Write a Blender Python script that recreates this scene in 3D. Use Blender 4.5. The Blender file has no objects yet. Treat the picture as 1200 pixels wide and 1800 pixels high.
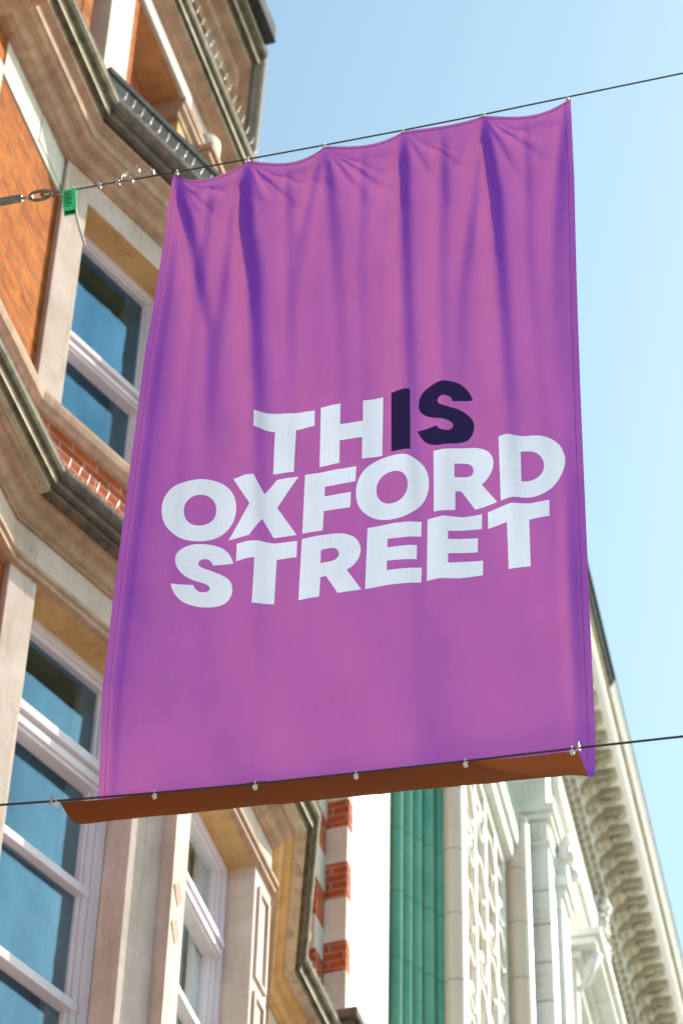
import bpy, bmesh, math, random
from mathutils import Vector, Matrix, geometry, noise
random.seed(7)
SC = bpy.context.scene
COL = SC.collection

# ------------------------------------------------------------------ camera
R = math.radians
PITCH, ROLL, AZ = R(48.51), R(1.58), R(-18.94)
cam_d = bpy.data.cameras.new('camera'); cam = bpy.data.objects.new('camera', cam_d); COL.objects.link(cam)
fw = Vector((math.sin(AZ)*math.cos(PITCH), math.cos(AZ)*math.cos(PITCH), math.sin(PITCH)))
r0 = Vector((math.cos(AZ), -math.sin(AZ), 0)); u0 = r0.cross(fw)
rt = math.cos(ROLL)*r0 + math.sin(ROLL)*u0; up = -math.sin(ROLL)*r0 + math.cos(ROLL)*u0
cam.matrix_world = Matrix(((rt.x, up.x, -fw.x, 0), (rt.y, up.y, -fw.y, 0), (rt.z, up.z, -fw.z, 1.6), (0, 0, 0, 1)))
cam_d.sensor_fit = 'VERTICAL'; cam_d.sensor_height = 36; cam_d.sensor_width = 24; cam_d.lens = 110.0
cam_d.clip_start = 0.1; cam_d.clip_end = 5000
cam_d.dof.use_dof = True; cam_d.dof.focus_distance = 13.2; cam_d.dof.aperture_fstop = 4.5
SC.camera = cam

# ------------------------------------------------------------------ light
SUN_AZ, SUN_EL = R(39.5), R(39)          # azimuth clockwise from +Y
w = bpy.data.worlds.new('World'); SC.world = w; w.use_nodes = True
nt = w.node_tree; bg = nt.nodes['Background']
sky = nt.nodes.new('ShaderNodeTexSky'); sky.sky_type = 'NISHITA'; sky.sun_disc = False
sky.sun_elevation = SUN_EL; sky.sun_rotation = SUN_AZ; sky.air_density = 1.0; sky.dust_density = 2.4; sky.ozone_density = 1.0
wb = nt.nodes.new('ShaderNodeMixRGB'); wb.blend_type = 'MULTIPLY'; wb.inputs[0].default_value = 1; wb.inputs[2].default_value = (.88, 1.09, .98, 1)   # camera white balance
nt.links.new(sky.outputs[0], wb.inputs[1]); nt.links.new(wb.outputs[0], bg.inputs[0]); bg.inputs[1].default_value = 0.15
sd = bpy.data.lights.new('sun', 'SUN'); sd.energy = 4.3; sd.angle = R(0.5); sd.color = (1, .93, .82)
sun = bpy.data.objects.new('sun', sd); COL.objects.link(sun)
S = Vector((math.sin(SUN_AZ)*math.cos(SUN_EL), math.cos(SUN_AZ)*math.cos(SUN_EL), math.sin(SUN_EL)))
sun.rotation_euler = S.to_track_quat('Z', 'Y').to_euler()
sun.location = (20, 20, 60)
SC.view_settings.view_transform = 'Standard'; SC.view_settings.look = 'None'
SC.view_settings.exposure = 0.77; SC.view_settings.gamma = 1

# ------------------------------------------------------------------ materials
def mat(name):
    m = bpy.data.materials.new(name); m.use_nodes = True
    n = m.node_tree.nodes; l = m.node_tree.links
    return m, n, l, n['Principled BSDF']

def stone(name, col, stain=(.12, .11, .09), amount=.35, rough=.85, bump=.25, scale=3.0, col2=None, thr=(.52, .8), joints=None, jd=.55):
    """painted or weathered stone: broad tone changes, streaky stains, fine grain"""
    m, n, l, b = mat(name)
    tc = n.new('ShaderNodeTexCoord')
    n1 = n.new('ShaderNodeTexNoise'); n1.inputs['Scale'].default_value = scale; n1.inputs['Detail'].default_value = 8; n1.inputs['Roughness'].default_value = .65
    l.new(tc.outputs['Object'], n1.inputs['Vector'])
    r1 = n.new('ShaderNodeValToRGB'); r1.color_ramp.elements[0].position = .35; r1.color_ramp.elements[1].position = .7
    c2 = col2 or tuple(c*.8 for c in col)
    r1.color_ramp.elements[0].color = (*c2, 1); r1.color_ramp.elements[1].color = (*col, 1)
    l.new(n1.outputs['Fac'], r1.inputs[0])
    mp = n.new('ShaderNodeMapping'); mp.inputs['Scale'].default_value = (6, 6, 1.2); l.new(tc.outputs['Object'], mp.inputs[0])
    n2 = n.new('ShaderNodeTexNoise'); n2.inputs['Scale'].default_value = 1.3; n2.inputs['Detail'].default_value = 10; n2.inputs['Roughness'].default_value = .75
    l.new(mp.outputs[0], n2.inputs['Vector'])
    r2 = n.new('ShaderNodeValToRGB'); r2.color_ramp.elements[0].position = thr[0]; r2.color_ramp.elements[1].position = thr[1]
    r2.color_ramp.elements[0].color = (0, 0, 0, 1); r2.color_ramp.elements[1].color = (amount,)*3+(1,)
    l.new(n2.outputs['Fac'], r2.inputs[0])
    mx = n.new('ShaderNodeMixRGB'); l.new(r2.outputs[0], mx.inputs[0]); l.new(r1.outputs[0], mx.inputs[1]); mx.inputs[2].default_value = (*stain, 1)
    src = mx.outputs[0]; jf = None
    if joints:      # ashlar joints, and each block a slightly different tone
        t = n.new('ShaderNodeTexBrick'); l.new(tc.outputs['UV'], t.inputs['Vector']); t.inputs['Scale'].default_value = 1
        t.inputs['Brick Width'].default_value = joints[0]; t.inputs['Row Height'].default_value = joints[1]; t.inputs['Mortar Size'].default_value = .004; t.inputs['Mortar Smooth'].default_value = .4
        t.inputs['Color1'].default_value = (1, 1, 1, 1); t.inputs['Color2'].default_value = (.88, .87, .85, 1); t.inputs['Mortar'].default_value = (jd, jd*.95, jd*.9, 1)
        mj = n.new('ShaderNodeMixRGB'); mj.blend_type = 'MULTIPLY'; mj.inputs[0].default_value = 1; l.new(src, mj.inputs[1]); l.new(t.outputs['Color'], mj.inputs[2]); src = mj.outputs[0]
    l.new(src, b.inputs['Base Color'])
    b.inputs['Roughness'].default_value = rough
    if rough > .5: b.inputs['Specular IOR Level'].default_value = .12
    n3 = n.new('ShaderNodeTexNoise'); n3.inputs['Scale'].default_value = 45; n3.inputs['Detail'].default_value = 6; l.new(tc.outputs['Object'], n3.inputs['Vector'])
    bp = n.new('ShaderNodeBump'); bp.inputs['Strength'].default_value = bump; bp.inputs['Distance'].default_value = .01
    l.new(n3.outputs['Fac'], bp.inputs['Height']); l.new(bp.outputs[0], b.inputs['Normal'])
    return m

def brick(name, c1, c2, mortar, bw=.225, bh=.075, ms=.009, amount=.3):
    m, n, l, b = mat(name)
    tc = n.new('ShaderNodeTexCoord'); t = n.new('ShaderNodeTexBrick')
    l.new(tc.outputs['UV'], t.inputs['Vector'])
    t.inputs['Scale'].default_value = 1; t.inputs['Brick Width'].default_value = bw; t.inputs['Row Height'].default_value = bh
    t.inputs['Mortar Size'].default_value = ms; t.inputs['Mortar Smooth'].default_value = .3; t.inputs['Bias'].default_value = -.1
    t.inputs['Color1'].default_value = (*c1, 1); t.inputs['Color2'].default_value = (*c2, 1); t.inputs['Mortar'].default_value = (*mortar, 1)
    n1 = n.new('ShaderNodeTexNoise'); n1.inputs['Scale'].default_value = 5; n1.inputs['Detail'].default_value = 9; n1.inputs['Roughness'].default_value = .7
    l.new(tc.outputs['UV'], n1.inputs['Vector'])
    hs = n.new('ShaderNodeMixRGB'); hs.blend_type = 'MULTIPLY'; hs.inputs[0].default_value = amount
    r = n.new('ShaderNodeValToRGB'); r.color_ramp.elements[0].position = .3; r.color_ramp.elements[1].position = .65
    r.color_ramp.elements[0].color = (.45, .4, .38, 1); r.color_ramp.elements[1].color = (1.25, 1.2, 1.1, 1)
    l.new(n1.outputs['Fac'], r.inputs[0]); l.new(t.outputs['Color'], hs.inputs[1]); l.new(r.outputs[0], hs.inputs[2])
    l.new(hs.outputs[0], b.inputs['Base Color']); b.inputs['Roughness'].default_value = .9; b.inputs['Specular IOR Level'].default_value = .08
    bp = n.new('ShaderNodeBump'); bp.inputs['Strength'].default_value = .6; bp.inputs['Distance'].default_value = .012; bp.invert = True
    l.new(t.outputs['Fac'], bp.inputs['Height']); l.new(bp.outputs[0], b.inputs['Normal'])
    return m

def plain(name, col, rough=.5, metal=0, spec=.5, var=.12, scale=12):
    m, n, l, b = mat(name)
    tc = n.new('ShaderNodeTexCoord'); n1 = n.new('ShaderNodeTexNoise'); n1.inputs['Scale'].default_value = scale; n1.inputs['Detail'].default_value = 6
    l.new(tc.outputs['Object'], n1.inputs['Vector'])
    r = n.new('ShaderNodeValToRGB'); r.color_ramp.elements[0].position = .3; r.color_ramp.elements[1].position = .7
    r.color_ramp.elements[0].color = (*[c*(1-var*2) for c in col], 1); r.color_ramp.elements[1].color = (*[min(1, c*(1+var*.3)) for c in col], 1)
    l.new(n1.outputs['Fac'], r.inputs[0]); l.new(r.outputs[0], b.inputs['Base Color'])
    b.inputs['Roughness'].default_value = rough; b.inputs['Metallic'].default_value = metal; b.inputs['Specular IOR Level'].default_value = spec
    return m

def glass(name, dark, tint, fac, rough=.02):
    """window glass over a dim room: dark body under a coloured sky reflection"""
    m, n, l, b = mat(name); n.remove(b)
    tc = n.new('ShaderNodeTexCoord'); n1 = n.new('ShaderNodeTexNoise'); n1.inputs['Scale'].default_value = 1.6; n1.inputs['Detail'].default_value = 3
    l.new(tc.outputs['Object'], n1.inputs['Vector'])
    bp = n.new('ShaderNodeBump'); bp.inputs['Strength'].default_value = .25; bp.inputs['Distance'].default_value = .02; l.new(n1.outputs['Fac'], bp.inputs['Height'])
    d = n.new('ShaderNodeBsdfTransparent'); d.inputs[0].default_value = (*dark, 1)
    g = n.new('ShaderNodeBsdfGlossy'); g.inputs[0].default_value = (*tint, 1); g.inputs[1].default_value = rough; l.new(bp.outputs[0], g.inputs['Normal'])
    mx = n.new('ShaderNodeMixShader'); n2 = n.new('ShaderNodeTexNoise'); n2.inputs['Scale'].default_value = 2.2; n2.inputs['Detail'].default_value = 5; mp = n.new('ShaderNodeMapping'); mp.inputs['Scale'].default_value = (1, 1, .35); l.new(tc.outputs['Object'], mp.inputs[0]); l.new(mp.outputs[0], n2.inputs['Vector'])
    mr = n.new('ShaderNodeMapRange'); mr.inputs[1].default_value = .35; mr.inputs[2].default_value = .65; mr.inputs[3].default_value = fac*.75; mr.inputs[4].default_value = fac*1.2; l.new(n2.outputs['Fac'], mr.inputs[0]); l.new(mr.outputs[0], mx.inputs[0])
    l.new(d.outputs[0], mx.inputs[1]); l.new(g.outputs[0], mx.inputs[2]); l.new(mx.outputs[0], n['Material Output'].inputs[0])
    return m

M = {}
M['cream'] = stone('painted_stone', (.76, .61, .57), stain=(.30, .19, .12), amount=.55, col2=(.60, .47, .40), thr=(.48, .78), joints=(.62, 1.1), jd=.8)
M['soffit'] = stone('soffit_stone', (.74, .47, .23), stain=(.32, .18, .09), amount=.55, col2=(.58, .35, .15), thr=(.45, .75))  # golden tan carries warm bounced light in the colour
M['cornice'] = stone('weathered_cornice', (.68, .60, .47), stain=(.06, .055, .045), amount=.7, col2=(.50, .42, .32), scale=5, bump=.7, thr=(.47, .74), joints=(.9, 2))
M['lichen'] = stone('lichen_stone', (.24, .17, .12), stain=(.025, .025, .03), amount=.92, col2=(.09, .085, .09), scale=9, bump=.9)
M['undercut'] = stone('stained_shaded_stone', (.20, .17, .12), stain=(.03, .03, .025), amount=.9, col2=(.10, .09, .065), scale=6, bump=.7, thr=(.42, .7))  # dark tone stands for shade under the mouldings, plus stain on lip and top
M['grey_stone'] = stone('grey_stone', (.34, .33, .31), stain=(.08, .08, .08), amount=.7, col2=(.24, .24, .23), scale=5, bump=.4)
M['lead'] = stone('weathered_lead', (.09, .10, .10), stain=(.02, .02, .02), amount=.9, col2=(.05, .05, .05), scale=6)
M['moulding'] = stone('terracotta_moulding', (.56, .38, .28), stain=(.14, .08, .055), amount=.6, col2=(.42, .27, .19), scale=4, thr=(.45, .75))
M['brick'] = brick('orange_brick', (.50, .135, .014), (.33, .066, .008), (.24, .15, .08), ms=.011, amount=.8)
M['brick_red'] = brick('red_brick', (.46, .10, .035), (.36, .075, .03), (.42, .33, .27), bw=.25, bh=.085, ms=.007, amount=.7)
M['white_paint'] = stone('white_window_paint', (.82, .74, .80), stain=(.4, .32, .28), amount=.35, rough=.55, bump=.08, col2=(.72, .64, .70), scale=2)
M['white_wall'] = stone('white_render', (.88, .88, .87), stain=(.7, .7, .68), amount=.2, rough=.8, col2=(.84, .84, .83), bump=.1)
M['white_stone'] = stone('pale_faience', (.88, .88, .85), stain=(.38, .37, .32), amount=.38, rough=.6, col2=(.80, .80, .76), bump=.2, joints=(.8, .5))
M['shade_stone'] = stone('shaded_soffit_stone', (.58, .53, .42), stain=(.14, .12, .08), amount=.7, col2=(.42, .38, .28), scale=6, bump=.5)  # darker copy of the white stone, shade put into its colour
M['band_stone'] = stone('band_stone', (.66, .63, .56), stain=(.34, .29, .24), amount=.5, col2=(.54, .50, .44), thr=(.48, .8))
M['beige_tile'] = stone('beige_faience', (.66, .56, .46), stain=(.5, .42, .32), amount=.2, rough=.35, col2=(.60, .50, .40), bump=.05, scale=1.5)
M['green_tile'] = stone('green_glazed_faience', (.14, .40, .26), stain=(.05, .24, .23), amount=.7, rough=.22, col2=(.08, .30, .21), bump=.05, scale=2)
M['steel'] = plain('galvanised_steel', (.55, .54, .50), rough=.38, metal=.85)
M['cable'] = plain('dark_cable', (.035, .035, .04), rough=.5)
M['rod'] = plain('dull_zinc_rod', (.30, .28, .23), rough=.55, metal=.4, var=.25, scale=30)
M['spike'] = plain('bird_spike_plastic', (.80, .80, .78), rough=.3)
M['green_tag'] = plain('green_plastic_tag', (.015, .85, .28), rough=.4, var=.05)
M['black_ink'] = plain('black_ink', (.01, .03, .015), rough=.5)
M['joint'] = plain('dark_joint', (.05, .045, .04), rough=.9)
M['glass_blue'] = glass('blue_window_glass', (.62, .68, .68), (.26, .56, .86), .25)
M['glass_dull'] = glass('dull_window_glass', (.70, .76, .76), (.32, .58, .80), .23)
M['glass_pale'] = glass('curtained_window_glass', (.95, .97, .95), (.75, .95, 1.0), .14)
M['purple_thread'] = plain('purple_thread', (.42, .15, .70), rough=.8)
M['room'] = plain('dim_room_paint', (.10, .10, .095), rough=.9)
M['curtain'] = stone('net_curtain', (.82, .84, .78), amount=.15, col2=(.72, .74, .68), bump=.1)
M['asphalt'] = stone('asphalt', (.06, .06, .06), amount=.3, scale=2)
M['paving'] = stone('york_paving', (.34, .31, .27), amount=.3, scale=2)

# ------------------------------------------------------------------ helpers
def empty(name, loc=(0, 0, 0)):
    o = bpy.data.objects.new(name, None); COL.objects.link(o); o.location = loc; return o
def tag(o, label=None, cat=None, group=None, kind=None):
    if label: o['label'] = label
    if cat: o['category'] = cat
    if group: o['group'] = group
    if kind: o['kind'] = kind
    return o

class Fr:
    """wall frame: s runs along the wall, n out of it, z up"""
    def __init__(f, o, az):
        a = R(az); f.o = Vector((o[0], o[1], 0)); f.s = Vector((math.sin(a), math.cos(a), 0)); f.n = Vector((math.cos(a), -math.sin(a), 0)); f.az = az
    def P(f, s, n, z): return f.o + f.s*s + f.n*n + Vector((0, 0, z))

class MB:
    def __init__(self): self.v = []; self.f = []; self.uv = []; self.mi = []; self.sm = []
    def face(self, pts, uv=None, mi=0, smooth=False):
        i = len(self.v); self.v += [tuple(p) for p in pts]; self.f.append(tuple(range(i, i+len(pts))))
        if uv is None:
            a, b_ = Vector(pts[1])-Vector(pts[0]), Vector(pts[-1])-Vector(pts[0])
            nn = a.cross(b_); 
            if abs(nn.z) > .8*nn.length: uv = [(p[0], p[1]) for p in pts]
            else:
                h = Vector((-nn.y, nn.x, 0)).normalized() if nn.length > 0 else Vector((1, 0, 0))
                uv = [(Vector(p).dot(h), p[2]) for p in pts]
        self.uv += uv; self.mi.append(mi); self.sm.append(smooth)
    def prism(self, xy, z0, z1, mi=0):
        n = len(xy)
        area = sum(xy[i][0]*xy[(i+1) % n][1]-xy[(i+1) % n][0]*xy[i][1] for i in range(n))
        if area < 0: xy = xy[::-1]
        for i in range(n):
            a, b_ = xy[i], xy[(i+1) % n]
            self.face([(a[0], a[1], z0), (b_[0], b_[1], z0), (b_[0], b_[1], z1), (a[0], a[1], z1)], mi=mi)
        self.face([(p[0], p[1], z1) for p in xy], mi=mi); self.face([(p[0], p[1], z0) for p in xy[::-1]], mi=mi)
    def box(self, f, s0, s1, n0, n1, z0, z1, mi=0):
        q = [f.P(s0, n0, 0), f.P(s1, n0, 0), f.P(s1, n1, 0), f.P(s0, n1, 0)]
        self.prism([(p.x, p.y) for p in q], z0, z1, mi)
    def sweep(self, prof, path, mi=0, cap=True, mis=None, segm=None):
        """profile [(n,z)] swept along a plan path with mitred corners; outside is to the right of the path"""
        pts = [Vector((p[0], p[1], 0)) for p in path]; N = []
        for i in range(len(pts)-1):
            d = (pts[i+1]-pts[i]).normalized(); N.append(Vector((d.y, -d.x, 0)))
        mt = []
        for i in range(len(pts)):
            if i == 0: mt.append(N[0])
            elif i == len(pts)-1: mt.append(N[-1])
            else:
                b_ = (N[i-1]+N[i]).normalized(); mt.append(b_/b_.dot(N[i]))
        ring = [[pts[i]+mt[i]*n+Vector((0, 0, z)) for n, z in prof] for i in range(len(pts))]
        for i in range(len(pts)-1):
            for k in range(len(prof)-1):
                m_ = segm[i] if segm and i in segm else (mis[k] if mis else mi)
                self.face([ring[i][k], ring[i+1][k], ring[i+1][k+1], ring[i][k+1]], mi=m_)
        if cap:
            self.face(ring[0][::-1], mi=mi); self.face(ring[-1], mi=mi)
    def tube(self, pts, r, seg=8, closed=False, mi=0, cap=True):
        pts = [Vector(p) for p in pts]; n = len(pts)
        rr = r if isinstance(r, (list, tuple)) else [r]*n
        rings = []; prev = None
        for i in range(n):
            if closed: d = (pts[(i+1) % n]-pts[i-1]).normalized()
            else: d = (pts[min(i+1, n-1)]-pts[max(i-1, 0)]).normalized()
            if prev is None:
                a = Vector((0, 0, 1)) if abs(d.z) < .9 else Vector((1, 0, 0)); x = d.cross(a).normalized()
            else:
                x = (prev-d*prev.dot(d)).normalized()
            prev = x; y = d.cross(x)
            rings.append([pts[i]+(x*math.cos(2*math.pi*k/seg)+y*math.sin(2*math.pi*k/seg))*rr[i] for k in range(seg)])
        for i in range(n if closed else n-1):
            A_, B_ = rings[i], rings[(i+1) % n]
            for k in range(seg): self.face([A_[k], A_[(k+1) % seg], B_[(k+1) % seg], B_[k]], mi=mi, smooth=True)
        if cap and not closed:
            self.face(rings[0][::-1], mi=mi); self.face(rings[-1], mi=mi)
    def build(self, name, mats, parent=None, merge=False, bevel=0):
        me = bpy.data.meshes.new(name); me.from_pydata(self.v, [], self.f)
        uvl = me.uv_layers.new(name='UVMap')
        for i, c in enumerate(self.uv): uvl.data[i].uv = c
        mats = mats if isinstance(mats, (list, tuple)) else [mats]
        for m in mats: me.materials.append(M[m] if isinstance(m, str) else m)
        me.polygons.foreach_set('material_index', self.mi); me.polygons.foreach_set('use_smooth', self.sm)
        if merge or bevel or any(self.sm):
            bm = bmesh.new(); bm.from_mesh(me); bmesh.ops.remove_doubles(bm, verts=bm.verts, dist=1e-5)
            bmesh.ops.recalc_face_normals(bm, faces=bm.faces)
            bm.to_mesh(me); bm.free()
        me.update()
        o = bpy.data.objects.new(name, me); COL.objects.link(o)
        if bevel:
            bv = o.modifiers.new('bevel', 'BEVEL'); bv.width = bevel; bv.segments = 2; bv.limit_method = 'ANGLE'; bv.angle_limit = R(35)
        if parent is not None:
            o.parent = parent
            o.matrix_parent_inverse = Matrix.Translation(parent.matrix_basis.translation).inverted() if parent.type == 'EMPTY' else Matrix.Identity(4)
        return o
def blob(mb, c, rx, ry, rz, seg=8, rings=5, jit=.15, mi=0):
    c = Vector(c); g = []
    for i in range(rings+1):
        t = math.pi*i/rings; row = []
        for k in range(seg):
            p = 2*math.pi*k/seg; j = 1+random.uniform(-jit, jit)
            row.append(c+Vector((math.cos(p)*math.sin(t)*rx, math.sin(p)*math.sin(t)*ry, math.cos(t)*rz))*j)
        g.append(row)
    for i in range(rings):
        for k in range(seg): mb.face([g[i][k], g[i+1][k], g[i+1][(k+1) % seg], g[i][(k+1) % seg]], mi=mi, smooth=True)

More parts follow.
